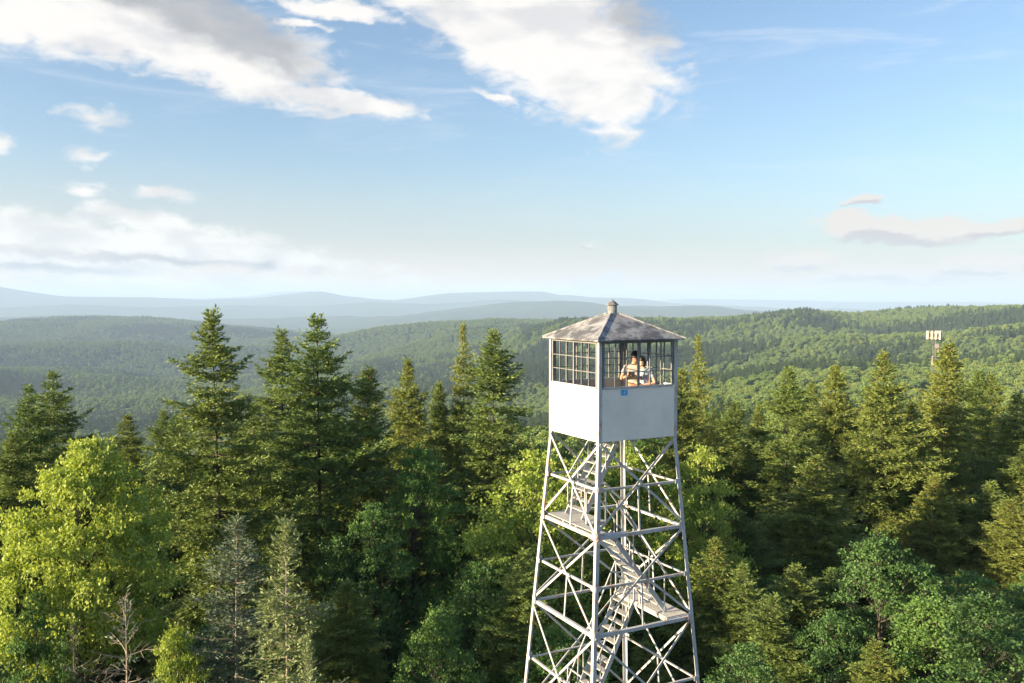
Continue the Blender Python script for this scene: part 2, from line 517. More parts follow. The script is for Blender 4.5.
        z -= np.interp(dz, [0, 1.5, 6], [.18, .34, .50]) * g.uniform(.75, 1.25)
        lvl += 1
    C = np.array(C); D = np.array(D); L = np.array(L); W = np.array(W); UP = np.array(UP)
    V, q = blades(C, D, L, W, UP, g.normal(0, .65, len(C)))
    mats = np.zeros(len(q), np.int32)
    if cone:
        cv = []; cq = []; o = len(V)
        for c in cone:
            h = g.uniform(.07, .12); w = .022
            vs = np.array([[0, 0, 0], [w, 0, -h * .4], [0, w, -h * .4], [-w, 0, -h * .4], [0, -w, -h * .4], [0, 0, -h]]) + c
            cv.append(vs)
            for k in range(4):
                cq.append([o, o + 1 + k, o + 1 + (k + 1) % 4, o + 1 + k]); cq.append([o + 5, o + 1 + (k + 1) % 4, o + 1 + k, o + 1 + k])
            o += 6
        V = np.vstack([V] + cv)
        tri = np.array(cq)[:, :3]
        crown = np_mesh('crown', V, [q, tri], mats=np.concatenate([mats, np.ones(len(tri), np.int32)]))
    else:
        crown = np_mesh('crown', V, [q])
    WV, WQ = tubes(wood, 5)
    trunk = np_mesh('trunk', WV, [WQ], True)
    return crown, trunk


def broadleaf_meshes(seed, H=13.0, R=3.0, base=.42, nclump=90, leaves=190, size=.15, cl=(.42, .85), gap=.0):
    """rounded crown of leaf clumps carried on branching limbs"""
    g = np.random.default_rng(seed)
    zc0, zc1 = H * base, H
    # clump centres near the shell of an uneven egg
    cen = []
    lob = g.uniform(0, 2 * PI, 4)
    tries = 0
    while len(cen) < nclump and tries < 20000:
        tries += 1
        t = g.random()                                             # height inside the crown
        a = g.uniform(0, 2 * PI)
        prof = math.sin(PI * min(1, (.13 + .87 * t)) ** .8) ** .62 if t < 1 else 0
        rad = R * prof * (1 + .22 * math.sin(2 * a + lob[0]) + .16 * math.sin(3 * a + lob[1] + 4 * t) + .12 * math.sin(5 * t * 2 + lob[2]))
        rr = rad * (g.random() ** .35)
        p = np.array([rr * math.cos(a), rr * math.sin(a), zc0 + (zc1 - zc0) * t - .3])
        if all(np.linalg.norm(p - c) > .25 * R / 3 + .10 for c in cen): cen.append(p)
    cen = np.array(cen)
    wood = []
    zz = np.linspace(-.4, H * .86, 10)
    sw = g.normal(0, .25, 2)
    tr = np.stack([sw[0] * np.sin(zz / H * 3), sw[1] * np.sin(zz / H * 3.6), zz], -1)
    wood.append((tr, np.linspace(.17, .02, 10) * H / 13))
    for c in cen:
        zs = max(H * base * .7, c[2] - g.uniform(.5, .9) * (1.0 + .55 * np.hypot(c[0], c[1])))
        b0 = np.array([np.interp(zs, zz, tr[:, 0]), np.interp(zs, zz, tr[:, 1]), zs])
        s = np.linspace(0, 1, 6)[:, None]
        bend = np.array([0, 0, .35 * np.linalg.norm(c - b0) * .5])
        P = b0 * (1 - s) + c * s - bend * (s * (1 - s)) + g.normal(0, .04, (6, 3)) * s
        wood.append((P, np.linspace(.026, .004, 6)))
        for k in range(2):
            e = c + g.normal(0, .35, 3)
            wood.append((np.linspace(P[4], e, 3), np.linspace(.010, .003, 3)))
    C = []; D = []; L = []; W = []; UP = []
    for c in cen:
        r0 = g.uniform(*cl) * (R / 3) ** .5
        n = int(leaves * (r0 / .6) ** 2)
        v = g.normal(0, 1, (n, 3)); v /= np.linalg.norm(v, axis=1, keepdims=True)
        v[:, 2] = np.where(v[:, 2] < -.3, -v[:, 2] * .6, v[:, 2])
        rad = r0 * g.uniform(.35, 1.0, n) ** .6
        stretch = np.array([1.15, 1.15, .72])
        # lumps inside a clump
        nl = v * g.uniform(.55, 1.0, (n, 1)) + .5 * np.sin(v * 5.3 + g.uniform(0, 6, 3))
        pos = c + nl * rad[:, None] * stretch * .8
        C.append(pos)
        D.append(v * .8 + g.normal(0, .55, (n, 3)) + np.array([0, 0, -.25]))
        L.append(size * g.uniform(.7, 1.25, n)); W.append(size * .36 * g.uniform(.8, 1.2, n))
        UP.append(v * .7 + np.array([0, 0, .9]) + g.normal(0, .35, (n, 3)))
    C = np.concatenate(C); D = np.concatenate(D); L = np.concatenate(L); W = np.concatenate(W); UP = np.concatenate(UP)
    V, q = blades(C, D, L, W, UP, g.normal(0, .5, len(C)))
    crown = np_mesh('crown', V, [q])
    WV, WQ = tubes(wood, 5)
    return crown, np_mesh('trunk', WV, [WQ], True)


PROTO = {}


def proto(key, kind, crown_mats, trunk_mat, Hn, pair):
    cr, tr = pair
    for m in crown_mats: cr.materials.append(m)
    tr.materials.append(trunk_mat)
    PROTO[key] = (cr, tr, Hn, kind)


def recolour(key, src, crown_mats, trunk_mat=None):
    cr, tr, Hn, kind = PROTO[src]
    cr2 = cr.copy(); cr2.materials.clear()
    for m in crown_mats: cr2.materials.append(m)
    PROTO[key] = (cr2, tr, Hn, kind)


def make_protos():
    cone = M['cone']
    proto('spruce_a', 'spruce_tree', [M['spruce']], M['bark'], 15, spruce_meshes(1, 15, 2.7, 5.2, top_gap=.30))
    proto('spruce_b', 'spruce_tree', [M['spruce']], M['bark'], 15, spruce_meshes(2, 15, 3.0, 5.0, top_gap=.1))
    proto('spruce_c', 'spruce_tree', [M['spruce_warm'], cone], M['bark'], 15, spruce_meshes(3, 15, 2.6, 4.2, cones=.22, top_gap=.15))
    proto('spruce_d', 'spruce_tree', [M['spruce_warm'], cone], M['bark'], 15, spruce_meshes(4, 15, 2.9, 4.6, cones=.25))
    proto('spruce_e', 'spruce_tree', [M['spruce']], M['bark'], 15, spruce_meshes(5, 15, 2.3, 3.6, top_gap=.2))
    proto('spruce_f', 'spruce_tree', [M['spruce_warm'], cone], M['bark'], 15, spruce_meshes(21, 15, 2.1, 4.6, cones=.2, sparse=.10, top_gap=.35))
    proto('spruce_g', 'spruce_tree', [M['spruce']], M['bark'], 15, spruce_meshes(22, 15, 3.3, 6.0, sparse=.05, top_gap=.25, bare=.05))
    proto('spruce_pale', 'spruce_tree', [M['spruce_pale']], M['deadwood'], 12, spruce_meshes(6, 12, 1.6, 4.0, dens=.75, sparse=.04, bare=.08))
    proto('spruce_blue', 'spruce_tree', [M['spruce_blue']], M['deadwood'], 12, spruce_meshes(7, 12, 1.9, 4.0, dens=.75, sparse=.10, bare=.12))
    proto('dead', 'dead_spruce', [M['spruce_blue']], M['deadwood'], 10, spruce_meshes(8, 10, 2.0, 3.0, dens=.4, sparse=.30, bare=.75))
    proto('broad_a', 'broadleaf_tree', [M['leaf_yellow']], M['bark'], 13, broadleaf_meshes(11, 13, 3.0, .55, 160, 300, .115, (.50, .92)))
    proto('broad_b', 'broadleaf_tree', [M['leaf_mid']], M['bark'], 11, broadleaf_meshes(12, 11, 2.5, .30, 140, 260, .11, (.40, .78)))
    proto('broad_c', 'broadleaf_tree', [M['leaf_dark']], M['bark'], 11, broadleaf_meshes(13, 11, 2.8, .25, 150, 260, .11, (.40, .78)))
    recolour('broad_b_shade_tone', 'broad_b', [M['leaf_dark']])  # deeper leaf colour stands in for shade on the right foreground crowns
    recolour('broad_a_mid', 'broad_a', [M['leaf_mid']])
    recolour('broad_b_yellow', 'broad_b', [M['leaf_yellow']])
    recolour('broad_c_yellow', 'broad_c', [M['leaf_yellow']])
    recolour('broad_c_mid', 'broad_c', [M['leaf_mid']])


def tree(key, x, y, ztip, label, group=None, wide=1.0, rz=None, tilt=0.006):
    cr, tr, Hn, kind = PROTO[key]
    gz = float(ground_z(x, y)[0]) - .15
    s = (ztip - gz) / Hn
    ztip -= .36 if 'spruce' in kind else .10
    s = (ztip - gz) / Hn
    root = empty(kind, (x, y, gz), random.uniform(0, 2 * PI) if rz is None else rz)
    root.scale = (s ** .6 * wide, s ** .6 * wide, s)
    root.rotation_euler = (random.gauss(0, tilt), random.gauss(0, tilt), root.rotation_euler.z)
    tag(root, label, 'tree', group)
    for nm, me in (('trunk', tr), ('crown', cr)):
        o = bpy.data.objects.new(nm, me); COL.objects.link(o); o.parent = root
    return root


def at(px, py, Y):
    return (px - CX) / F * Y, Y, CAMZ + (HOR - py) / F * Y


def plant(key, px, py, Y, label, wide=1.0, group=None, rz=None):
    x, y, z = at(px, py, Y)
    PLACED.append((x, y, 1.4))
    return tree(key, x, y, z, label, group, wide, rz)


PLACED = []
build_ground()
make_protos()

# ---- spruces standing out against the hills, left to right
plant('spruce_e', 4, 428, 40, 'dark spruce at the left edge of the picture, cut by the frame', .9)
plant('spruce_b', 27, 381, 42, 'left of the twin dark spruces near the left edge', .85, rz=.3)
plant('spruce_b', 52, 368, 46, 'right and taller of the twin dark spruces near the left edge', .95, rz=2.2)
plant('spruce_d', 124, 412, 52, 'rounded spruce top showing just above the yellow green maple')
plant('spruce_e', 161, 406, 50, 'slender small spruce tip between the maple and the tallest left spruce', .8)
plant('spruce_e', 178, 411, 46, 'short spruce tip tucked against the left flank of the tallest left spruce', .9)
plant('spruce_a', 219, 307, 33, 'tallest spruce on the left with a gappy spire reaching the far mountains', 1.0, rz=.6)
plant('spruce_e', 255, 398, 40, 'small spruce tip right beside the tallest left spruce', .8)
plant('spruce_a', 283, 327, 42, 'spruce with a lopsided long left branch behind the broad pointed one', .95, rz=3.6)
plant('spruce_b', 317, 311, 36, 'broad dark spruce with a sharp tip at the mountain line, left of centre', 1.05, rz=1.0)
plant('spruce_c', 360, 363, 38, 'mid height olive spruce to the right of the broad pointed spruce', .9)
plant('spruce_d', 410, 356, 48, 'rounded top spruce standing alone midway between the two tall groups', .85)
plant('spruce_e', 437, 379, 50, 'small spruce tip left of the tall spruce pair near the centre', .75)
plant('spruce_f', 464, 321, 50, 'left and slimmer spruce of the tall pair near the centre', .62, rz=1.8)
plant('spruce_g', 490, 327, 44, 'right and wider spruce of the tall pair near the centre', 1.1, rz=4.0)
plant('spruce_f', 700, 333, 55, 'sunlit thin topped spruce directly right of the lookout cab', .62, rz=.9)
plant('spruce_d', 684, 366, 48, 'olive spruce close behind the right corner of the lookout cab', .9)
plant('spruce_g', 786, 364, 48, 'broad olive spruce first in the row right of the lookout tower', 1.05, rz=2.0)
plant('spruce_c', 814, 379, 57, 'slim spruce tip just right of the first broad olive spruce', .8)
plant('spruce_c', 838, 362, 52, 'pointed spruce with cone laden top in the middle of the right row', .9, rz=2.9)
plant('spruce_d', 886, 349, 46, 'spruce with an open cone laden crown left of the antenna mast', .95, rz=5.0)
plant('spruce_c', 944, 339, 50, 'tall sunlit spruce standing in front of the antenna mast', 1.0, rz=.2)
plant('spruce_e', 977, 367, 58, 'slim spruce right of the one before the antenna mast', .9)
plant('spruce_c', 996, 371, 61, 'second slim spruce right of the antenna mast, a little paler', .9)
plant('spruce_d', 1018, 390, 50, 'olive spruce at the right edge of the picture, cut by the frame', 1.0)
plant('spruce_d', 758, 402, 52, 'low olive spruce between the lookout tower and the first broad right spruce', .9)
plant('spruce_d', 915, 400, 48, 'low bushy spruce between the two tallest right hand spruces', .9)

# ---- trees of the lower front
plant('broad_a', 86, 438, 27, 'big yellow green sunlit maple in the left foreground', .74, rz=.5)
plant('broad_c', 22, 590, 25.0, 'low shaded green sapling in the bottom left corner under the maple', .45)
plant('spruce_blue', 232, 512, 26, 'thin blue grey spruce below the tallest left spruce', 1.0)
plant('spruce_pale', 286, 512, 24.5, 'pale sunlit larch like spruce with a bare grey spire in front', .92)
plant('spruce_pale', 303, 632, 22.5, 'small pale spruce tip at the foot of the bare spired pale spruce', .5)
plant('dead', 122, 590, 24, 'dead spruce with bleached bare branches under the big maple', 1.0)
plant('dead', 62, 610, 25, 'thin grey dead stem at bottom left under the maple', .5)
plant('broad_b_yellow', 172, 622, 25, 'small yellow green sapling at the bottom between dead and blue grey spruces', .5)
plant('broad_b', 418, 440, 36, 'pale green broadleaf crown rising among dark spruces left of the tower', .75, rz=1.2)
plant('broad_c', 372, 500, 33, 'deep green broadleaf crown in the shade left of centre', .8)
plant('broad_b', 436, 606, 27, 'mid green narrow broadleaf tree at the bottom left of the tower', .62, rz=.4)
plant('broad_c_mid', 505, 636, 31, 'low green broadleaf tree beside the left foot of the tower', .8)
plant('broad_c_yellow', 536, 446, 33, 'sunlit yellow green broadleaf crown showing left of and behind the tower top', 1.0, rz=2.0)
plant('broad_b_yellow', 590, 452, 35, 'sunlit yellow green crown seen through the upper tower bracing', 1.0)
plant('broad_b_yellow', 640, 448, 36, 'sunlit yellow green crown seen behind the right half of the tower', 1.0)
plant('broad_c_yellow', 703, 442, 37, 'sunlit yellow green broadleaf crown at the right flank of the tower top', .72, rz=.8)
plant('broad_c', 748, 645, 27, 'dark round crown at the bottom right of the tower foot', .8)
plant('broad_b_shade_tone', 886, 533, 31, 'tall green broadleaf tree with lit flecks in the right foreground shade', .95, rz=2.4)
plant('broad_c', 930, 560, 31, 'deep green crown joined to the tall right foreground broadleaf tree', .75)
plant('broad_b_shade_tone', 996, 592, 26, 'bluish green broadleaf tree in the bottom right corner', .95, rz=1.4)
plant('broad_c', 838, 610, 29, 'dark shaded crown left of the tall right foreground broadleaf tree', .7)

plant('spruce_d', 716, 535, 33, 'shaded olive spruce in front of the yellow green crown right of the tower', 1.0, rz=2.2)
plant('spruce_b', 745, 560, 32, 'dark spruce low in the shade just right of the tower bracing', 1.0, rz=.4)
plant('spruce_b', 800, 560, 33, 'dark shaded spruce low beneath the first broad olive spruces on the right', 1.1, rz=1.4)
plant('spruce_e', 772, 590, 30, 'dark slim spruce tip low in the shade above the round crown by the tower foot', 1.1)
plant('spruce_b', 838, 565, 34, 'dark shaded spruce left of and behind the tall right foreground broadleaf tree', 1.1, rz=5.1)
plant('spruce_b', 522, 545, 29.5, 'dark spruce low in the shade left of the tower bracing', 1.0, rz=3.0)
plant('broad_c', 478, 560, 30, 'deep green broadleaf crown under the sunlit yellow one left of the tower', .7, rz=2.0)
plant('spruce_e', 733, 398, 55, 'slim spruce in the gap between the tower and the right hand row', 1.15, rz=1.1)
plant('spruce_c', 716, 421, 51, 'bushy low spruce close beside the right side of the cab bottom', 1.1, rz=4.4)
# ---- the crowd between: tips kept under the photographed canopy line
SKY = [(-60, 440), (0, 432), (80, 440), (110, 430), (150, 428), (190, 420), (260, 410), (300, 400), (350, 392), (390, 402), (430, 398), (470, 395),
       (520, 425), (545, 440), (600, 452), (670, 410), (690, 388), (740, 408), (780, 398), (830, 394), (860, 392), (920, 396), (960, 392), (1024, 396), (1090, 398)]


def skyline(px): return float(np.interp(px, [a for a, b in SKY], [b for a, b in SKY]))


def fill(n, Y0, Y1, lo, hi, keys, labels, min_d, wide=(.85, 1.1), xr=(-45, 1070), ztop=None):
    k = 0; t = 0
    while k < n and t < n * 60:
        t += 1
        Y = math.sqrt(random.uniform(Y0 * Y0, Y1 * Y1)); px = random.uniform(*xr)
        py = skyline(px) + random.uniform(lo, hi)
        x, y, z = at(px, py, Y)
        if ztop: z = min(z, ztop * random.uniform(.85, 1.1))
        if math.hypot(x - 2.35, y - 20.4) < 6.5 and y < 30: continue
        if z - float(ground_z(x, y)[0]) < 6: continue
        if any((x - a) ** 2 + (y - b) ** 2 < (min_d * .5 + c * .5) ** 2 for a, b, c in PLACED): continue
        PLACED.append((x, y, min_d))
        key = random.choice(keys)
        kind = PROTO[key][3]
        side = 'left' if px < 600 else 'right'
        lab = labels[(kind, side)]
        tree(key, x, y, z, lab[0], lab[1], random.uniform(*wide), tilt=.02)
        k += 1
    return k


back = {('spruce_tree', 'left'): ('dark spruce crowded in the forest behind the tall left hand spruces', 'spruces crowded behind the tall left hand ones'),
        ('spruce_tree', 'right'): ('spruce crowded in the forest behind the row right of the tower', 'spruces crowded behind the right hand row'),
        ('broadleaf_tree', 'left'): ('broadleaf crown crowded among the spruces behind the left hand row', 'broadleaf trees among the left hand spruces'),
        ('broadleaf_tree', 'right'): ('broadleaf crown crowded among the spruces behind the right hand row', 'broadleaf trees among the right hand spruces')}
front = {('spruce_tree', 'left'): ('shaded dark spruce low in the foreground left of the tower', 'shaded spruces low in the left foreground'),
         ('spruce_tree', 'right'): ('shaded dark spruce low in the foreground right of the tower', 'shaded spruces low in the right foreground'),
         ('broadleaf_tree', 'left'): ('shaded low broadleaf tree filling gaps left of the tower', 'shaded low broadleaf trees left of the tower'),
         ('broadleaf_tree', 'right'): ('shaded low broadleaf tree filling gaps right of the tower', 'shaded low broadleaf trees right of the tower')}
sp = ['spruce_b', 'spruce_c', 'spruce_d', 'spruce_e', 'spruce_g', 'spruce_a', 'spruce_f']
fill(66, 38, 64, 38, 110, sp, front, 2.3, (1.05, 1.3))
fill(34, 27, 38, 170, 270, sp[:4] + ['broad_c', 'broad_c_mid', 'broad_b'], front, 2.6, (.9, 1.15))
fill(70, 58, 105, 6, 40, sp + ['spruce_d', 'broad_a_mid'], back, 2.8, (.9, 1.2))

# ----------------------------------------------------------------------------- far wood: one mass, scattered
def far_wood():
    src = bpy.data.collections.new('forest_sources')
    def add(nm, key_pair, mats):
        cr, tr = key_pair
        # one mesh: crown + trunk
        bm = bmesh.new(); bm.from_mesh(cr); nc = len(bm.faces); bm.from_mesh(tr)
        bm.faces.ensure_lookup_table()
        for f in bm.faces[nc:]: f.material_index = 1
        me = bpy.data.meshes.new(nm); bm.to_mesh(me); bm.free()
        for m in mats: me.materials.append(m)
        o = bpy.data.objects.new(nm, me); src.objects.link(o)
    bk = M['bark']
    add('a_broadleaf', broadleaf_meshes(31, 11, 4.4, .22, 46, 62, .52, (.9, 1.35)), [M['far_leaf'], bk])
    add('b_broadleaf', broadleaf_meshes(32, 11, 4.0, .20, 40, 62, .52, (.9, 1.45)), [M['far_leaf'], bk])
    add('c_broadleaf', broadleaf_meshes(33, 11, 4.8, .25, 52, 62, .55, (.8, 1.3)), [M['far_leaf'], bk])
    add('d_spruce', spruce_meshes(34, 13, 2.7, 5, dens=.32, blade=.42), [M['far_spruce'], bk])
    add('e_spruce', spruce_meshes(35, 13, 2.4, 4, dens=.32, blade=.42), [M['far_spruce'], bk])
    # close neighbours outside the picture, they shade the foreground
    for i, k in enumerate(('spruce_b', 'spruce_d', 'broad_b')):
        cr, tr, Hn, kind = PROTO[k]
        add('%s_neighbour' % 'fgh'[i], (cr, tr), [cr.materials[0], bk])
    P = []; K = []; S = []
    g = np.random.default_rng(99)
    for r0, r1, area, half in ((108, 420, 34, .74), (420, 1200, 34, .70), (1200, 2500, 42, .66), (2500, 5200, 85, .64)):
        n = int(half * (r1 * r1 - r0 * r0) / area)
        r = np.sqrt(g.uniform(r0 * r0, r1 * r1, n)); a = g.uniform(-half, half, n)
        x = r * np.sin(a); y = r * np.cos(a)
        z = relief(a, r)
        con = fbm(x, y, 260, 51, 3) + .35 * fbm(x, y, 40, 57, 2) + g.normal(0, .10, n)
        sprc = con > .16
        kind = np.where(sprc, g.integers(3, 5, n), g.integers(0, 3, n))
        sc = np.where(sprc, g.uniform(.60, 1.20, n), g.uniform(.45, 1.10, n)) * np.interp(r, [0, 2500, 5200], [1, 1.05, 1.3])
        sc = sc * np.interp(r, [100, 220, 420], [.75, .85, 1.0])
        P.append(np.stack([x, y, z - .3], -1)); K.append(kind); S.append(np.stack([sc, sc, sc * g.uniform(.85, 1.15, n)], -1))
    # the neighbours to the left of the frame, behind and beside the camera
    n = 0; pts = []
    while n < 190:
        a = g.uniform(-2.9, -.60); r = math.sqrt(g.uniform(13 ** 2, 95 ** 2))
        x = r * math.sin(a); y = r * math.cos(a)
        if y > 0 and x > -.66 * y - 3: continue
        if any((x - p[0]) ** 2 + (y - p[1]) ** 2 < 9 for p in pts): continue
        pts.append((x, y)); n += 1
    pts = np.array(pts); r = np.hypot(pts[:, 0], pts[:, 1])
    z = ground_z(pts[:, 0], pts[:, 1])
    k = g.choice([5, 6, 7], len(pts))
    h = np.interp(r, [13, 22, 40, 95], [8.0, 10.0, 13.0, 15.0]) * g.uniform(.82, 1.08, len(pts))
    hn = np.where(k == 7, 11, 15)
    P.append(np.stack([pts[:, 0], pts[:, 1], z - .3], -1)); K.append(k)
    s = h / hn; S.append(np.stack([s ** .6, s ** .6, s], -1))
    P = np.concatenate(P); K = np.concatenate(K); S = np.concatenate(S)
    me = bpy.data.meshes.new('forest'); me.vertices.add(len(P)); me.vertices.foreach_set('co', P.astype(np.float32).ravel())
    at_ = me.attributes.new('tree_kind', 'INT', 'POINT'); at_.data.foreach_set('value', K.astype(np.int32))
    at_ = me.attributes.new('tree_size', 'FLOAT_VECTOR', 'POINT'); at_.data.foreach_set('vector', S.astype(np.float32).ravel())
    rot = np.zeros((len(P), 3), np.float32); rot[:, 2] = g.uniform(0, 2 * PI, len(P))
    at_ = me.attributes.new('tree_turn', 'FLOAT_VECTOR', 'POINT'); at_.data.foreach_set('vector', rot.ravel())
    me.update()
    o = link('forest', me)
    tag(o, 'unbroken green forest covering the hills below and beyond', kind='stuff')
    ng = bpy.data.node_groups.new('forest', 'GeometryNodeTree')
    ng.interface.new_socket('Geometry', in_out='INPUT', socket_type='NodeSocketGeometry')
    ng.interface.new_socket('Geometry', in_out='OUTPUT', socket_type='NodeSocketGeometry')
    gi = ng.nodes.new('NodeGroupInput'); go = ng.nodes.new('NodeGroupOutput')
    ci = ng.nodes.new('GeometryNodeCollectionInfo'); ci.inputs['Collection'].default_value = src
    ci.inputs['Separate Children'].default_value = True; ci.inputs['Reset Children'].default_value = True
    ip = ng.nodes.new('GeometryNodeInstanceOnPoints'); ip.inputs['Pick Instance'].default_value = True
    def na(nm, t):
        q = ng.nodes.new('GeometryNodeInputNamedAttribute'); q.data_type = t; q.inputs['Name'].default_value = nm
        return [s for s in q.outputs if s.enabled and s.name == 'Attribute'][0]
    L = ng.links.new
    L(gi.outputs[0], ip.inputs['Points']); L(ci.outputs[0], ip.inputs['Instance'])
    L(na('tree_kind', 'INT'), ip.inputs['Instance Index'])
    e = ng.nodes.new('FunctionNodeEulerToRotation'); L(na('tree_turn', 'FLOAT_VECTOR'), e.inputs[0]); L(e.outputs[0], ip.inputs['Rotation'])
    L(na('tree_size', 'FLOAT_VECTOR'), ip.inputs['Scale'])
    L(ip.outputs[0], go.inputs[0])
    md = o.modifiers.new('scatter', 'NODES'); md.node_group = ng
    print('FOREST', len(P))


far_wood()

# ----------------------------------------------------------------------------- lookout tower
TX, TY, TR = 2.35, 20.39, math.radians(27.766)
TG = float(ground_z(TX, TY)[0]) - .05
ZB = CAMZ - 3.082 - TG                                             # underside of the cab above the ground
LV = [0.0, -2.07, -4.184, -7.05, -10.2, -ZB]
MID = [-1.053, -3.187, -5.62, -8.6, -12.6]


def hw(z): return 1.0668 - .0722 * min(z, 0)


def build_tower():
    T = empty('lookout_tower', (TX, TY, TG), TR)
    tag(T, 'steel lattice fire lookout tower with white walled cab and hipped tin roof', 'tower')
    S = M['steel']
    corners = [(-1, -1), (1, -1), (1, 1), (-1, 1)]
    def pt(c, z, inset=0.0):
        h = hw(z) - inset
        return Vector((c[0] * h, c[1] * h, ZB + z))
    for c in corners:
        m = MB(); m.angle(pt(c, -ZB), pt(c, .0), .092, .014, (-c[0], 0, 0), (0, -c[1], 0))
        leg = m.build('leg', S, T)
        g = MB()
        for z in LV[1:-1] + MID[:4]:
            p = pt(c, z)
            sz = .17 if z in LV else .11
            g.box(p + Vector((-c[0] * .085, c[1] * .006, 0)), (.14, .010, sz))
            g.box(p + Vector((c[0] * .006, -c[1] * .085, 0)), (.010, .14, sz))
        g.build('gusset_plate', S, leg)
    for k in range(4):
        c0, c1 = corners[k], corners[(k + 1) % 4]
        n = Vector((c0[0] + c1[0], c0[1] + c1[1], 0)) / 2
        u = (Vector((c1[0], c1[1], 0)) - Vector((c0[0], c0[1], 0))) / 2
        for b in range(5):
            zt, zb, zm = LV[b], LV[b + 1], MID[b]
            ins = .03
            # crossed braces, one on each side of the leg flange
            MB().bar(pt(c0, zt - .06, ins) + n * .045, pt(c1, zb + .06, ins) + n * .045, .050, .018, n).build('brace', S, T)
            MB().bar(pt(c1, zt - .06, ins) - n * .012, pt(c0, zb + .06, ins) - n * .012, .050, .018, n).build('brace', S, T)
            a, d = pt(c0, zm, ins), pt(c1, zm, ins)
            m = MB(); m.angle(a - n * .030, d - n * .030, .050, .012, -n, (0, 0, -1)); m.build('girt', S, T)
            if b < 4:
                a, d = pt(c0, zb, ins), pt(c1, zb, ins)
                m = MB(); m.angle(a + n * .012, d + n * .012, .078, .014, -n, (0, 0, -1)); m.build('girt', S, T)
                ca = (pt(c0, zm, ins) + pt(c1, zm, ins)) / 2 - n * .05; cb = (pt(c0, zb, ins) + pt(c1, zb, ins)) / 2 - n * .05
                MB().bar(ca, cb, .042, .02, n).build('hanger', S, T)
    # landings and stairs
    D = M['deck']
    for b in range(1, 5):
        z = LV[b]; h = hw(z) - .10
        left = b % 2 == 1
        x0, x1 = (-h, -.30) if left else (.66, h)
        ya, yb = (-.22, h) if left else (-h, .82)
        m = MB()
        n = int((x1 - x0) / .052)
        for i in range(n):
            x = x0 + (i + .5) * (x1 - x0) / n
            a_, b_ = ya, yb
            if left and x < -.88: a_ = -h
            m.box((x, (a_ + b_) / 2, ZB + z + .035), (.040 if not left else .054, b_ - a_, .02))
        pl = m.build('landing', D, T)
        q = MB()
        for y in ((-h, -.2, .35, h) if left else (-h, -.35, .2, .8)): q.box(((x0 + x1) / 2, y, ZB + z - .012), (x1 - x0, .05, .07))
        q.box((x1 if left else x0, (ya + yb) / 2, ZB + z - .014), (.04, yb - ya - .06, .065))
        q.build('joist', S, pl)
        r = MB()
        if left: ends = ((-.32, .80, -.32, h - .06), (-.86, -.26, -.34, -.26))
        else: ends = ((.68, .0, .68, -.22), (.70, .80, h - .06, .80))
        for (ax, ay, bx, by) in ends:
            for (px_, py_) in ((ax, ay), (bx, by)): r.bar((px_, py_, ZB + z), (px_, py_, ZB + z + .95), .03, .03)
            for hh in (.5, .93): r.bar((ax, ay, ZB + z + hh), (bx, by, ZB + z + hh), .026, .026)
        r.build('railing', S, pl)
    zs = LV[:5]
    for b in range(5):
        zt = zs[b]; zb = (LV[b + 1] if b < 4 else -ZB)
        y0, y1 = ((.02, .74) if b % 2 == 0 else (-.98, -.26))
        if b == 0: xa, xb = -.78, .26
        elif b % 2 == 1: xa, xb = .88, -.72
        else: xa, xb = -.74, .70
        lo = Vector((xa, 0, ZB + zb + .04)); hi = Vector((xb, 0, ZB + zt + (.02 if b else -.06)))
        m = MB()
        for y in (y0, y1):
            m.bar(lo + Vector((0, y, .02)), hi + Vector((0, y, 0)), .03, .115, (0, 0, 1))
        fl = m.build('stair_flight', S, T)
        n = int((hi.z - lo.z) / .215)
        for i in range(1, n + 1):
            p = lo.lerp(hi, i / (n + .6))
            t = MB(); t.box((p.x, (y0 + y1) / 2, p.z), (.175, y1 - y0 - .035, .024)).build('tread', D, fl)
        hr = MB()
        for y in (y0 - .02, y1 + .02):
            hr.bar(lo + Vector((0, y, .88)), hi + Vector((0, y, .88 if b else .35)), .027, .027)
            for i in range(4):
                p = lo.lerp(hi, (i + .15) / 3.6)
                hr.bar(p + Vector((0, y, -.02)), p + Vector((0, y, .87 if b else .87 - .53 * (i + .15) / 3.6)), .022, .022, (0, 1, 0))
        hr.build('handrail', S, fl)
    # cab
    W = M['white']; zs_, ze = 1.163, 2.20
    h = 1.0668
    fl = MB(); fl.box((0, 0, ZB + .07), (2 * h - .10, 2 * h - .10, .10)); fl.build('cab_floor', M['deck'], T)
    fb = MB()
    for x in (-.7, 0, .7): fb.box((x, 0, ZB - .045), (.06, 2 * h - .2, .09))
    fb.build('floor_beam', S, T)
    for k in range(4):
        c0, c1 = corners[k], corners[(k + 1) % 4]
        n = Vector((c0[0] + c1[0], c0[1] + c1[1], 0)) / 2
        u = (Vector((c1[0], c1[1], 0)) - Vector((c0[0], c0[1], 0))) / 2
        rot = Matrix((u, n, (0, 0, 1))).transposed()
        def fbx(m, a, b, z0, z1, out, th):                         # a..b along the face, out = centre offset from the wall line
            m.box(u * ((a + b) / 2) + n * (h + out) + Vector((0, 0, ZB + (z0 + z1) / 2)), (b - a, th, z1 - z0), rot)
        m = MB(); fbx(m, -h + .012, h - .012, -.015, zs_ - .02, -.008, .016)
        wl = m.build('cab_wall', W, T)
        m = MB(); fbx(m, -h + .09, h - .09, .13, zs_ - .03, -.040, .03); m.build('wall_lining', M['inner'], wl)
        m = MB(); fbx(m, -h + .10, h - .10, zs_ - .022, zs_ + .022, -.018, .075); m.build('sill', M['steel'], wl)
        m = MB()
        for xx in (-.36, .35): fbx(m, xx - .02, xx + .02, .0, zs_ - .03, .0025, .005)
        m.build('lap_seam', W, wl)
        bt = MB()
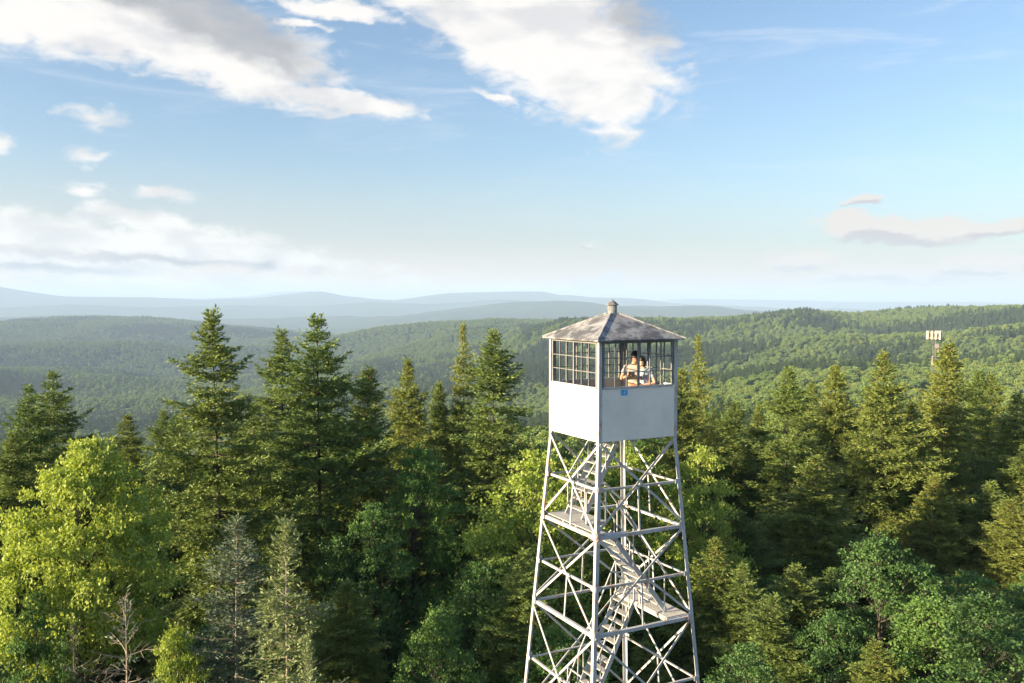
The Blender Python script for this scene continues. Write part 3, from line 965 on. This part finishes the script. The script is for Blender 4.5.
        for i in range(13):
            for zz in (.02, zs_ - .075):
                fbx(bt, -h + .16 + i * (2 * h - .32) / 12 - .008, -h + .16 + i * (2 * h - .32) / 12 + .008, zz, zz + .016, .003, .008)
        bt.build('rivet', M['white'], wl)
        # window frame, two sashes of 3 x 3 openings
        fr = MB()
        for a in (-h + .10, -.022, h - .144): fbx(fr, a, a + .044, zs_ + .022, ze - .05, -.022, .045)
        fbx(fr, -h + .10, h - .10, ze - .05, ze, -.022, .05)
        fo = fr.build('window_frame', M['darksteel'], T)
        for s in (-1, 1):
            q = MB()
            a, b = ((-h + .144, -.022) if s < 0 else (.022, h - .144))
            z0, z1 = zs_ + .022, ze - .05
            for i in (1, 2):
                xx = a + (b - a) * i / 3; fbx(q, xx - .0095, xx + .0095, z0, z1, -.024, .032)
                zz = z0 + (z1 - z0) * i / 3; fbx(q, a, b, zz - .0085, zz + .0085, -.026, .026)
            q.build('muntin', M['darksteel'], fo)
    for c in corners:
        m = MB(); m.angle(Vector((c[0] * (h + .012), c[1] * (h + .012), ZB - .03)), Vector((c[0] * (h + .012), c[1] * (h + .012), ZB + ze)), .082, .012, (-c[0], 0, 0), (0, -c[1], 0))
        m.build('corner_post', M['steel'], T)
    # roof
    he, z0, z1, r1 = 1.201, 2.235, 2.80, .10
    bm = bmesh.new()
    lo = [bm.verts.new((c[0] * he, c[1] * he, ZB + z0)) for c in corners]
    lo2 = [bm.verts.new((c[0] * he, c[1] * he, ZB + z0 - .028)) for c in corners]
    hi = [bm.verts.new((c[0] * r1, c[1] * r1, ZB + z1)) for c in corners]
    for i in range(4):
        j = (i + 1) % 4
        bm.faces.new((lo[i], lo[j], hi[j], hi[i])); bm.faces.new((lo2[i], lo2[j], lo[j], lo[i]))
    bm.faces.new(hi); bm.faces.new(lo2[::-1])
    bmesh.ops.recalc_face_normals(bm, faces=bm.faces)
    me = bpy.data.meshes.new('roof'); bm.to_mesh(me); bm.free()
    ro = link('roof', me, M['roof'], T)
    for i, c in enumerate(corners):
        m = MB(); m.tube([(c[0] * (he - .0), c[1] * (he - .0), ZB + z0 + .004), (c[0] * r1, c[1] * r1, ZB + z1 + .004)], .022, 6); m.build('ridge_cap', M['roof'], ro)
    m = MB(); m.tube([(0, 0, ZB + 2.74), (0, 0, ZB + 2.99)], .112, 16)
    v = m.build('ventilator', M['roof'], ro)
    m = MB(); m.tube([(0, 0, ZB + 2.99), (0, 0, ZB + 3.005), (0, 0, ZB + 3.10), (0, 0, ZB + 3.128)], [.150, .155, .035, .012], 16)
    m.build('ventilator_cap', M['roof'], ro)
    return T


TOWER = build_tower()


def tw(x, y, z):                                                    # tower coordinates (above the cab underside) to the world
    c, s = math.cos(TR), math.sin(TR)
    return Vector((TX + x * c - y * s, TY + x * s + y * c, TG + ZB + z))


# small blue notice on the shaded wall
sg = MB(); sg.box((0, 0, 0), (.175, .008, .13))
sgo = sg.build('sign', M['blue_sign'])
sgo.location = tw(-.40, -1.0668 - .006, 1.055); sgo.rotation_euler = (0, 0, TR)
tag(sgo, 'small bright blue notice fixed under the sill of the white cab wall', 'sign')
mk = MB()
mk.bar((.012, -.005, -.035), (.012, -.005, .03), .016, .002, (0, 1, 0)); mk.bar((-.03, -.005, -.02), (.012, -.005, .0), .012, .002, (0, 1, 0))
mk.box((.012, -.005, .042), (.02, .002, .016))
mk.build('sign_mark', M['pale_mark'], sgo)


# ----------------------------------------------------------------------------- antenna mast on the slope beyond
def build_mast():
    x, y, zt = at(935.2, 331.5, 230)
    g = float(ground_z(x, y)[0])
    T = empty('antenna_mast', (x, y, g), .4)
    tag(T, 'tall antenna mast crowned with white panel antennas beyond the right hand spruces', 'antenna mast')
    H = zt - g - 1.2
    m = MB()
    tri = [(math.cos(a) * .45, math.sin(a) * .45) for a in (0, 2.094, 4.189)]
    for a in tri: m.tube([(a[0], a[1], 0), (a[0], a[1], H + 1.6)], .04, 6)
    nb = int(H / 1.1)
    for i in range(nb):
        for k in range(3):
            p, q = tri[k], tri[(k + 1) % 3]
            m.bar((p[0], p[1], i * 1.1), (q[0], q[1], i * 1.1 + 1.1), .026, .026); m.bar((p[0], p[1], i * 1.1), (q[0], q[1], i * 1.1), .04, .04)
    m.build('mast', M['darksteel'], T)
    fr = MB()
    for z in (H - .5, H + .9):
        for k in range(3):
            a = k * 2.094 + .5; b = a + 2.094
            p = Vector((math.cos(a) * 2.0, math.sin(a) * 2.0, z)); q = Vector((math.cos(b) * 2.0, math.sin(b) * 2.0, z))
            fr.bar(p, q, .08, .08); fr.bar((0, 0, z), (p + q) / 2, .08, .08)
    fr.build('mounting_frame', M['steel'], T)
    for k in range(3):
        a = k * 2.094 + .5; b = a + 2.094
        p = Vector((math.cos(a) * 2.05, math.sin(a) * 2.05, 0)); q = Vector((math.cos(b) * 2.05, math.sin(b) * 2.05, 0))
        n = (p + q).normalized(); rot = Matrix((n.cross(Vector((0, 0, 1))), n, (0, 0, 1))).transposed()
        for i in range(4):
            c = p.lerp(q, .08 + i * .28) + n * .16 + Vector((0, 0, H + .25))
            MB().box(c, (.46, .20, 2.25), rot).build('panel_antenna', M['antenna'], T, bevel=.04)
    for (dz, ax) in ((-2.6, -1.9), (-4.0, -1.2)):
        d = MB(); c = Vector((math.cos(ax) * .75, math.sin(ax) * .75, H + dz)); n = Vector((math.cos(ax), math.sin(ax), 0))
        d.tube([c, c + n * .25, c + n * .42], [.15, .55, .60], 14); d.build('dish', M['antenna'], T)
    for (dz, ox) in ((-6.4, -1.2), (-6.3, -.7), (-6.6, .7)):
        MB().box((ox, -.5, H + dz), (.42, .22, 2.1)).build('panel_antenna', M['antenna'], T, bevel=.04)


build_mast()

# ----------------------------------------------------------------------------- two people in the cab
def skin_mesh(nodes, edges, root, level=2):
    """nodes: name -> (pos, radius); a limb skeleton grown into one surface"""
    bm = bmesh.new(); sk = bm.verts.layers.skin.verify()
    vs = {}
    for k, (p, r) in nodes.items():
        v = bm.verts.new(p); rr = r if isinstance(r, tuple) else (r, r); v[sk].radius = rr; v[sk].use_root = (k == root); vs[k] = v
    for a, b in edges: bm.edges.new((vs[a], vs[b]))
    me = bpy.data.meshes.new('tmp'); bm.to_mesh(me); bm.free()
    o = bpy.data.objects.new('tmp', me); COL.objects.link(o)
    s = o.modifiers.new('skin', 'SKIN'); s.use_smooth_shade = True
    u = o.modifiers.new('sub', 'SUBSURF'); u.levels = level; u.render_levels = level
    dg = bpy.context.evaluated_depsgraph_get(); dg.update()
    out = bpy.data.meshes.new_from_object(o.evaluated_get(dg))
    bpy.data.objects.remove(o); bpy.data.meshes.remove(me)
    return out


def chain(names): return list(zip(names, names[1:]))


def person(label, loc, face, H, skin, top_mat, leg_mat, hair, pose):
    """local frame: faces -Y, feet on z = 0"""
    k = H / 1.75
    V = lambda x, y, z: Vector((x, y, z)) * k
    root = empty('person', loc, face)
    tag(root, label, 'person')
    hd = pose['head']; ch = pose.get('lean', (0, 0))
    lx, ly = ch
    nodes = {
        'pelvis': (V(0, 0, .95), (.155 * k, .115 * k)), 'waist': (V(lx * .35, ly * .35, 1.10), (.135 * k, .10 * k)), 'chest': (V(lx * .8, ly * .8, 1.30), (.165 * k, .115 * k)),
        'neckb': (V(lx, ly, 1.435), (.085 * k, .075 * k)), 'neck': (V(lx + hd[0] * .4, ly + hd[1] * .4, 1.50), .055 * k), 'nt': (V(lx + hd[0] * .7, ly + hd[1] * .7, 1.555), .055 * k)}
    E = chain(['pelvis', 'waist', 'chest', 'neckb', 'neck', 'nt'])
    shirt_n = {n: (p, tuple(r_ * 1.10 + .012 for r_ in (r if isinstance(r, tuple) else (r, r)))) for n, (p, r) in nodes.items() if n in ('waist', 'chest', 'neckb')}
    shirt_n['hem'] = (V(0, 0, .97), (.175 * k, .135 * k)); SE = chain(['hem', 'waist', 'chest', 'neckb'])
    hands = []
    for s, nm in ((-1, 'R'), (1, 'L')):
        w = pose['w' + nm]; e = pose['e' + nm]
        sh = Vector((lx + s * .178, ly, 1.395))
        nodes['sh' + nm] = (sh * k, .062 * k); nodes['ua' + nm] = ((sh.lerp(Vector(e), .5)) * k, .050 * k); nodes['el' + nm] = (V(*e), .041 * k)
        nodes['fa' + nm] = ((Vector(e).lerp(Vector(w), .4)) * k, .040 * k); nodes['wr' + nm] = (V(*w), .027 * k)
        d = (Vector(w) - Vector(e)).normalized()
        palm = Vector(w) + d * .075
        nodes['pa' + nm] = (palm * k, (.040 * k, .022 * k))
        E += [('chest', 'sh' + nm)] + chain(['sh' + nm, 'ua' + nm, 'el' + nm, 'fa' + nm, 'wr' + nm, 'pa' + nm])
        shirt_n['sh' + nm] = (sh * k, .078 * k); shirt_n['ua' + nm] = ((sh.lerp(Vector(e), .62)) * k, .066 * k)
        SE += [('chest', 'sh' + nm), ('sh' + nm, 'ua' + nm)]
        hp = pose.get('hip' + nm, (s * .095, 0, .90)); kn = pose.get('kn' + nm, (s * .11, -.03, .49)); an = pose.get('an' + nm, (s * .115, .02, .085))
        nodes['hp' + nm] = (V(*hp), .092 * k); nodes['th' + nm] = ((Vector(hp).lerp(Vector(kn), .5)) * k, .078 * k); nodes['kn' + nm] = (V(*kn), .056 * k)
        nodes['ca' + nm] = ((Vector(kn).lerp(Vector(an), .35) + Vector((0, .015, 0))) * k, .055 * k); nodes['an' + nm] = (V(*an), .038 * k)
        nodes['ft' + nm] = (V(an[0], an[1] - .09, .045), (.042 * k, .035 * k)); nodes['to' + nm] = (V(an[0] + s * .015, an[1] - .17, .028), (.040 * k, .022 * k))
        E += [('pelvis', 'hp' + nm)] + chain(['hp' + nm, 'th' + nm, 'kn' + nm, 'ca' + nm, 'an' + nm, 'ft' + nm, 'to' + nm])
        hands.append((s, Vector(w), d, palm))
    me = skin_mesh(nodes, E, 'pelvis')
    bm = bmesh.new(); bm.from_mesh(me); bpy.data.meshes.remove(me)
    # fingers, each its own bent chain rooted in the palm
    for s, w, d, palm in hands:
        up = Vector((0, 0, 1)); side = d.cross(up).normalized(); nrm = side.cross(d)
        for f, (o, L) in enumerate(((-.030, .070), (-.010, .080), (.010, .075), (.029, .058))):
            b = palm + side * o + d * .01
            p = [b, b + d * L * .5 + nrm * -.004, b + d * L * .80 - nrm * .022, b + d * L * .92 - nrm * .045]
            fm = skin_mesh({str(i): (q * k, (.0095 - .001 * i) * k) for i, q in enumerate(p)}, [('0', '1'), ('1', '2'), ('2', '3')], '0', 1)
            bm.from_mesh(fm); bpy.data.meshes.remove(fm)
        tb = w + d * .03 - side * s * .03
        p = [tb, tb - side * s * .025 + d * .03, tb - side * s * .03 + d * .062 - nrm * .008]
        fm = skin_mesh({str(i): (q * k, (.012 - .0015 * i) * k) for i, q in enumerate(p)}, [('0', '1'), ('1', '2')], '0', 1)
        bm.from_mesh(fm); bpy.data.meshes.remove(fm)
    # head: egg with jaw, brow, nose, ears
    hc = V(lx + hd[0], ly + hd[1] - .015, 1.622)
    R = Matrix.Rotation(hd[3], 4, 'Z') @ Matrix.Rotation(hd[2], 4, 'X')
    hb = bmesh.new(); bmesh.ops.create_uvsphere(hb, u_segments=24, v_segments=18, radius=1)
    for v in hb.verts:
        x, y, z = v.co
        wx = .078 - .020 * max(0, -z) ** 1.5; dy = .098
        yy = y * dy - (.012 if z < -.3 and y < 0 else 0)
        if y < 0:
            yy += .010 * math.exp(-((z - .08) / .12) ** 2) * math.exp(-((abs(x) - .42) / .2) ** 2)      # eye sockets
            yy -= .022 * math.exp(-((z + .20) / .16) ** 2) * math.exp(-(x / .13) ** 2)                  # nose
            yy -= .006 * math.exp(-((z + .50) / .07) ** 2) * math.exp(-(x / .25) ** 2)                  # lips
        v.co = Vector((x * wx, yy, z * .118)) * k
    for s in (-1, 1):
        bmesh.ops.create_uvsphere(hb, u_segments=8, v_segments=6, radius=1, matrix=Matrix.Translation(Vector((s * .078, .012, -.005)) * k) @ Matrix.Diagonal((.012 * k, .022 * k, .034 * k, 1)))
    bmesh.ops.transform(hb, matrix=Matrix.Translation(hc) @ R, verts=hb.verts)
    tmp = bpy.data.meshes.new('t'); hb.to_mesh(tmp); hb.free(); bm.from_mesh(tmp); bpy.data.meshes.remove(tmp)
    body = bpy.data.meshes.new('body'); bm.to_mesh(body); bm.free()
    body.polygons.foreach_set('use_smooth', np.ones(len(body.polygons), bool))
    link('body', body, skin, root)
    for s in (-1, 1):
        eb = bmesh.new(); bmesh.ops.create_uvsphere(eb, u_segments=8, v_segments=6, radius=.010 * k, matrix=Matrix.Translation(hc) @ R @ Matrix.Translation(Vector((s * .033, -.086, .008)) * k))
        em = bpy.data.meshes.new('eye'); eb.to_mesh(em); eb.free(); link('eye', em, M['black'], root)
    # hair
    hbm = bmesh.new(); bmesh.ops.create_icosphere(hbm, subdivisions=4, radius=1)
    fl, length = hair
    for v in list(hbm.verts):
        x, y, z = v.co
        nz = .5 + .5 * math.sin(x * 9 + y * 7) * math.sin(z * 8 + x * 5) * math.sin(y * 11 - z * 6)
        r = 1 + fl * (.35 + .65 * nz) + random.uniform(-.28, .28) * fl
        yy = y * .110 * r + .012
        zz = z * .124 * r + .022
        if z < 0: zz = z * (.07 + length) + .022; 
        v.co = Vector((x * .088 * r, yy, zz)) * k
    # open the front for the face
    dele = [f for f in hbm.faces if f.calc_center_median().y < -.045 * k and f.calc_center_median().z < .055 * k]
    bmesh.ops.delete(hbm, geom=dele, context='FACES')
    bmesh.ops.transform(hbm, matrix=Matrix.Translation(hc) @ R, verts=hbm.verts)
    hm = bpy.data.meshes.new('hair'); hbm.to_mesh(hm); hbm.free()
    hm.polygons.foreach_set('use_smooth', np.ones(len(hm.polygons), bool))
    ho = link('hair', hm, M['hair'], root)
    so = ho.modifiers.new('thick', 'SOLIDIFY'); so.thickness = .012
    sm = skin_mesh(shirt_n, SE, 'chest'); sm.name = 'shirt'; link('shirt', sm, top_mat, root)
    tn = {'pelvis': (V(0, 0, .955), (.17 * k, .13 * k)), 'belt': (V(0, 0, 1.02), (.155 * k, .118 * k))}; TE = [('pelvis', 'belt')]
    for s, nm in ((-1, 'R'), (1, 'L')):
        for a in ('hp', 'th', 'kn'):
            p, r = nodes[a + nm]; tn[a + nm] = (p, r * 1.12 + .008)
        TE += [('pelvis', 'hp' + nm)] + chain(['hp' + nm, 'th' + nm, 'kn' + nm])
    sh = skin_mesh(tn, TE, 'pelvis'); sh.name = 'shorts'; link('shorts', sh, leg_mat, root)
    for s, nm in ((-1, 'R'), (1, 'L')):
        a = nodes['an' + nm][0]
        f = MB(); f.tube([a + V(0, .045, -.045), a + V(0, 0, -.04), a + V(0, -.10, -.052), a + V(s * .015, -.19, -.062)], [.035 * k, .048 * k, .045 * k, .025 * k], 10)
        f.build('shoe', M['dark_cloth'], root, True)
    return root


FLOOR = .122
face = TR - math.radians(28) + math.radians(0)
man_at = tw(.50, -.16, FLOOR); woman_at = tw(.69, -.365, FLOOR)
person('man with bushy dark hair and white shirt holding a remote controller in the cab', man_at, face - math.radians(6), 1.76,
       M['skin_tan'], M['white_cloth'], M['tan_cloth'], (.30, .02),
       dict(head=(.035, -.055, math.radians(24), math.radians(8)), lean=(.0, -.03), wR=(-.135, -.27, 1.22), eR=(-.29, -.03, 1.12), wL=(.025, -.27, 1.22), eL=(.24, -.06, 1.12)))
person('woman with dark hair and pale blue top leaning against the man in the cab', woman_at, face - math.radians(22), 1.67,
       M['skin_fair'], M['blue_cloth'], M['dark_cloth'], (.06, .10),
       dict(head=(-.025, -.05, math.radians(20), math.radians(-14)), lean=(-.03, -.03), wR=(-.12, -.24, 1.08), eR=(-.24, -.05, 1.10), wL=(-.02, -.26, 1.06), eL=(.26, -.08, 1.10)))

R3 = Matrix.Rotation(face - math.radians(6), 3, 'Z')
rc = MB(); rc.box((0, 0, 0), (.16, .10, .035)); rc.box((-.055, -.052, 0), (.03, .02, .03)); rc.box((.055, -.052, 0), (.03, .02, .03))
rco = rc.build('remote_controller', M['black'], bevel=.008)
rco.location = man_at + R3 @ Vector((-.055, -.36, 1.225)); rco.rotation_euler = (math.radians(-25), 0, face - math.radians(6))
tag(rco, 'black remote controller with a clipped phone in the hands of the man', 'controller')
ph = MB(); ph.box((0, -.075, .045), (.145, .012, .075)); ph.build('phone', M['screen'], rco)
st = MB()
for s in (-.05, .05): st.tube([(s, .0, .017), (s, .0, .04)], [.006, .009], 8)
st.build('stick', M['black'], rco)

# ----------------------------------------------------------------------------- sky, sun, haze, camera
SUN_EL = math.radians(13.5)
sv = Vector((-.925, -.38, 0)).normalized() * math.cos(SUN_EL) + Vector((0, 0, math.sin(SUN_EL)))
sl = bpy.data.lights.new('sun', 'SUN'); sl.energy = 5.0; sl.angle = math.radians(.53); sl.color = (1.0, .775, .48)
so = bpy.data.objects.new('sun', sl); COL.objects.link(so)
so.rotation_euler = sv.to_track_quat('Z', 'Y').to_euler(); so.location = (-30, -10, 40)

world = bpy.data.worlds.new('World'); scene.world = world; world.use_nodes = True
nt = world.node_tree; nt.nodes.clear()
LK = nt.links.new
outw = nt.nodes.new('ShaderNodeOutputWorld'); bg = nt.nodes.new('ShaderNodeBackground')
SKYS = .067
bg.inputs[1].default_value = SKYS
LK(bg.outputs[0], outw.inputs[0])
sky = nt.nodes.new('ShaderNodeTexSky'); sky.sky_type = 'NISHITA'; sky.sun_disc = False
sky.sun_elevation = SUN_EL; sky.sun_rotation = math.atan2(sv.x, sv.y)
sky.air_density = 1.0; sky.dust_density = 2.6; sky.ozone_density = 2.2; sky.altitude = 500
tcn = nt.nodes.new('ShaderNodeTexCoord')
sep = nt.nodes.new('ShaderNodeSeparateXYZ'); LK(tcn.outputs['Generated'], sep.inputs[0])


def mth(op, a, b=None, c=None, clamp=False):
    n = nt.nodes.new('ShaderNodeMath'); n.operation = op; n.use_clamp = clamp
    for i, v in enumerate((a, b, c)):
        if v is None: continue
        if hasattr(v, 'is_output'): LK(v, n.inputs[i])
        else: n.inputs[i].default_value = v
    return n.outputs[0]


azn = mth('MULTIPLY', mth('ARCTAN2', sep.outputs[0], sep.outputs[1]), 180 / PI)
eln = mth('MULTIPLY', mth('ARCSINE', sep.outputs[2]), 180 / PI)
comb = nt.nodes.new('ShaderNodeCombineXYZ'); LK(azn, comb.inputs[0]); LK(eln, comb.inputs[1])


def wnoise(scale, detail, rough, sx=1.0, sy=1.0, off=(0, 0, 0), warp=0.0, rot=0.0):
    mp = nt.nodes.new('ShaderNodeMapping'); mp.inputs['Scale'].default_value = (sx, sy, 1); mp.inputs['Location'].default_value = off
    mp.inputs['Rotation'].default_value = (0, 0, rot)
    LK(comb.outputs[0], mp.inputs[0])
    n = nt.nodes.new('ShaderNodeTexNoise'); n.noise_dimensions = '2D'
    n.inputs['Scale'].default_value = scale; n.inputs['Detail'].default_value = detail; n.inputs['Roughness'].default_value = rough
    n.inputs['Distortion'].default_value = warp
    LK(mp.outputs[0], n.inputs['Vector'])
    return n


# ragged domain
wn = wnoise(.45, 5, .6, .7, 1.3)
wsub = nt.nodes.new('ShaderNodeVectorMath'); wsub.operation = 'MULTIPLY_ADD'
LK(wn.outputs['Color'], wsub.inputs[0]); wsub.inputs[1].default_value = (2.6, 1.5, 0); wsub.inputs[2].default_value = (-1.3, -.75, 0)
wadd = nt.nodes.new('ShaderNodeVectorMath'); wadd.operation = 'ADD'; LK(comb.outputs[0], wadd.inputs[0]); LK(wsub.outputs[0], wadd.inputs[1])


def blob(px, py, rx, ry, slope=0.0, w=1.0):
    a = math.degrees(math.atan((px - CX) / F)); e = math.degrees(math.atan((HOR - py) / F * math.cos(math.radians(a))))
    k = 180 / PI / F
    mp = nt.nodes.new('ShaderNodeMapping'); mp.vector_type = 'TEXTURE'
    mp.inputs['Location'].default_value = (a, e, 0); mp.inputs['Rotation'].default_value = (0, 0, -math.radians(slope)); mp.inputs['Scale'].default_value = (rx * k, ry * k, 1)
    LK(wadd.outputs[0], mp.inputs[0])
    ln = nt.nodes.new('ShaderNodeVectorMath'); ln.operation = 'LENGTH'; LK(mp.outputs[0], ln.inputs[0])
    r = mth('SUBTRACT', 1.0, ln.outputs['Value'])
    return mth('MULTIPLY', r, w) if w != 1.0 else r


def cover(bl):
    m = None
    for b in bl:
        q = blob(*b); m = q if m is None else mth('MAXIMUM', m, q)
    return m


def smooth(v, lo, hi):
    n = nt.nodes.new('ShaderNodeMapRange'); n.interpolation_type = 'SMOOTHSTEP'
    n.inputs[1].default_value = lo; n.inputs[2].default_value = hi
    LK(v, n.inputs[0])
    return n.outputs[0]


n_fine = wnoise(.8, 8, .56, .55, 1.2, (3.1, 1.7, 0), .4).outputs[0]
n_low = wnoise(.28, 6, .55, .6, 1.3, (9.1, 4.7, 0), .3).outputs[0]
nz = mth('ADD', mth('MULTIPLY', n_fine, .95), mth('MULTIPLY', n_low, .75))
nz = mth('SUBTRACT', nz, .85)

CUM = [  # white cumulus and stratus banks
    (120, 25, 230, 44, 8, .8), (225, 72, 120, 26, 14, .8), (350, 103, 95, 13, 7, .7), (40, 10, 200, 45, 0, .8),
    (540, 36, 160, 72, 26, 1.0), (606, 84, 66, 56, 60, 1.0), (500, 10, 160, 30, 5, .8), (340, 14, 85, 10, 2, .55), (300, 30, 50, 6, 0, .5), (495, 98, 32, 6, 18, .5),
    (100, 240, 240, 22, 4, .62), (60, 262, 150, 17, 2, .62), (300, 262, 100, 12, 2, .45), (200, 284, 260, 11, 0, .5), (150, 222, 70, 12, 8, .6),
    (100, 119, 26, 11, 0, .36), (93, 157, 28, 9, 0, .48), (93, 191, 22, 9, 0, .45), (156, 194, 36, 7, 0, .40), (2, 146, 14, 12, 0, .45),
    (560, 288, 130, 9, 0, .45), (612, 277, 22, 8, 0, .5), (590, 245, 18, 4, 5, .35), (720, 290, 120, 7, 0, .35)]
GREY = [(628, 22, 62, 34, 40, .55), (215, 22, 130, 34, 20, 1.0), (140, -8, 120, 26, 10, .9), (265, 55, 60, 14, 24, .8), (60, 268, 120, 9, 1, .62), (180, 262, 80, 6, 2, .5), (265, 265, 26, 8, -6, .55), (318, 270, 20, 5, 0, .48)]
LOWC = [(862, 206, 24, 4, -4, .7), (905, 239, 80, 6, 3, .75), (850, 238, 30, 6, 0, .7), (1000, 234, 40, 4, -3, .7), (800, 267, 36, 5, -4, .6), (890, 281, 110, 4, 0, .5), (968, 274, 38, 4, -5, .8), (590, 247, 16, 3, 5, .5), (120, 258, 200, 7, 3, .45)]
PUFF = [(862, 201, 28, 8, -4, .85), (905, 230, 95, 13, 3, .9), (850, 227, 40, 14, 0, .9), (1000, 227, 46, 8, -3, .9), (800, 260, 48, 12, -4, .8), (890, 275, 120, 10, 0, .6), (966, 266, 46, 12, -5, 1.0)]
pp = smooth(mth('ADD', cover(PUFF), mth('MULTIPLY', nz, .6)), .0, .36)
mm = smooth(mth('ADD', cover(LOWC), mth('MULTIPLY', nz, .6)), .0, .45)
cc = smooth(mth('ADD', cover(CUM), mth('MULTIPLY', nz, .72)), -.03, .38)
gg = smooth(mth('ADD', cover(GREY), mth('MULTIPLY', nz, .42)), .0, .58)
# thin streaks of high cloud
cir = wnoise(.35, 8, .62, .22, 1.5, (2.2, 8.8, 0), .5, .12).outputs[0]
ci = mth('MULTIPLY', smooth(cir, .50, .82), mth('MULTIPLY', smooth(eln, 3.0, 16.0), .38))
# light and shade inside the banks
n_sh = wnoise(.30, 5, .5, .6, 1.3, (5.0, 2.0, 0), .2).outputs[0]
shade = smooth(n_sh, .42, .68)
wh = nt.nodes.new('ShaderNodeMix'); wh.data_type = 'RGBA'; LK(mth('MULTIPLY', shade, .6), wh.inputs[0])
CB = 4.45
wh.inputs[6].default_value = (1.0 * CB, .955 * CB, .90 * CB, 1); wh.inputs[7].default_value = (.62 * CB, .62 * CB, .645 * CB, 1)


def over(base, col, fac):
    m = nt.nodes.new('ShaderNodeMix'); m.data_type = 'RGBA'
    LK(fac, m.inputs[0])
    for s, v in ((m.inputs[6], base), (m.inputs[7], col)):
        if hasattr(v, 'is_output'): LK(v, s)
        else: s.default_value = (*v, 1)
    return m.outputs[2]


sunward = smooth(mth('MULTIPLY', azn, -1.0), -32.0, 34.0)
veil = mth('MULTIPLY', mth('MULTIPLY_ADD', sunward, .65, .40), mth('SUBTRACT', 1.0, smooth(eln, .5, 10.0)), .66)
c0 = over(sky.outputs[0], (3.0, 2.98, 2.9), veil)
c0 = over(c0, (5.0, 3.9, 2.95), mth('MULTIPLY', mth('SUBTRACT', 1.0, smooth(eln, .0, 4.5)), mth('MULTIPLY_ADD', sunward, .35, .52)))
c = over(c0, (.95 * CB, .95 * CB, .96 * CB), ci)
c = over(c, wh.outputs[2], mth('MULTIPLY', cc, .93))
c = over(c, (.84 * CB, .755 * CB, .675 * CB), mth('MULTIPLY', pp, .9))
c = over(c, (.56 * CB, .53 * CB, .545 * CB), mth('MULTIPLY', mm, .85))
c = over(c, (.42 * CB, .435 * CB, .465 * CB), mth('MULTIPLY', gg, mth('MULTIPLY_ADD', shade, .14, .84)))
LK(c, bg.inputs[0])

# haze: one closed box of thin pale air round everything
hz = MB(); hz.box((0, 0, 0), (1, 1, 1))
hm = bpy.data.materials.new('pale_air'); hm.use_nodes = True
hn = hm.node_tree; hn.nodes.clear()
ho_ = hn.nodes.new('ShaderNodeOutputMaterial'); pv = hn.nodes.new('ShaderNodeVolumePrincipled')
pv.inputs['Color'].default_value = (.47, .66, .98, 1); pv.inputs['Density'].default_value = 1.05e-4; pv.inputs['Anisotropy'].default_value = 0.0
hn.links.new(pv.outputs[0], ho_.inputs['Volume'])
hzo = hz.build('haze', hm)
gmin = min(v.co.z for v in bpy.data.objects['ground'].data.vertices); gmax = max(v.co.z for v in bpy.data.objects['ground'].data.vertices)
zlo, zhi = gmin - 1.0, max(gmax, 22.0) + 5.0
hzo.location = (0, 0, (zlo + zhi) / 2); hzo.scale = (74000, 74000, zhi - zlo)
tag(hzo, 'pale blue air thickening toward the far mountains', kind='stuff')
print('HAZE z', zlo, zhi)

cam = bpy.data.cameras.new('camera'); co = bpy.data.objects.new('camera', cam); COL.objects.link(co)
co.location = (0, 0, CAMZ); co.rotation_euler = (PI / 2 - math.radians(2.646), 0, 0)
cam.sensor_width = 36; cam.lens = F / 1024 * 36; cam.clip_start = .1; cam.clip_end = 90000
scene.camera = co

scene.render.engine = 'CYCLES'
cy = scene.cycles
cy.use_denoising = True
try:
    cy.denoiser = 'OPENIMAGEDENOISE'; cy.denoising_input_passes = 'RGB_ALBEDO_NORMAL'; cy.denoising_prefilter = 'ACCURATE'
except Exception as ex: print('denoise', ex)
cy.use_adaptive_sampling = True; cy.adaptive_threshold = .015
cy.max_bounces = 9; cy.diffuse_bounces = 6; cy.glossy_bounces = 2; cy.transmission_bounces = 6; cy.volume_bounces = 2; cy.transparent_max_bounces = 8
cy.sample_clamp_indirect = 6
scene.view_settings.view_transform = 'Standard'; scene.view_settings.look = 'None'
scene.view_settings.exposure = 1.86; scene.view_settings.gamma = 1.0; scene.view_settings.use_curve_mapping = False
scene.render.film_transparent = False
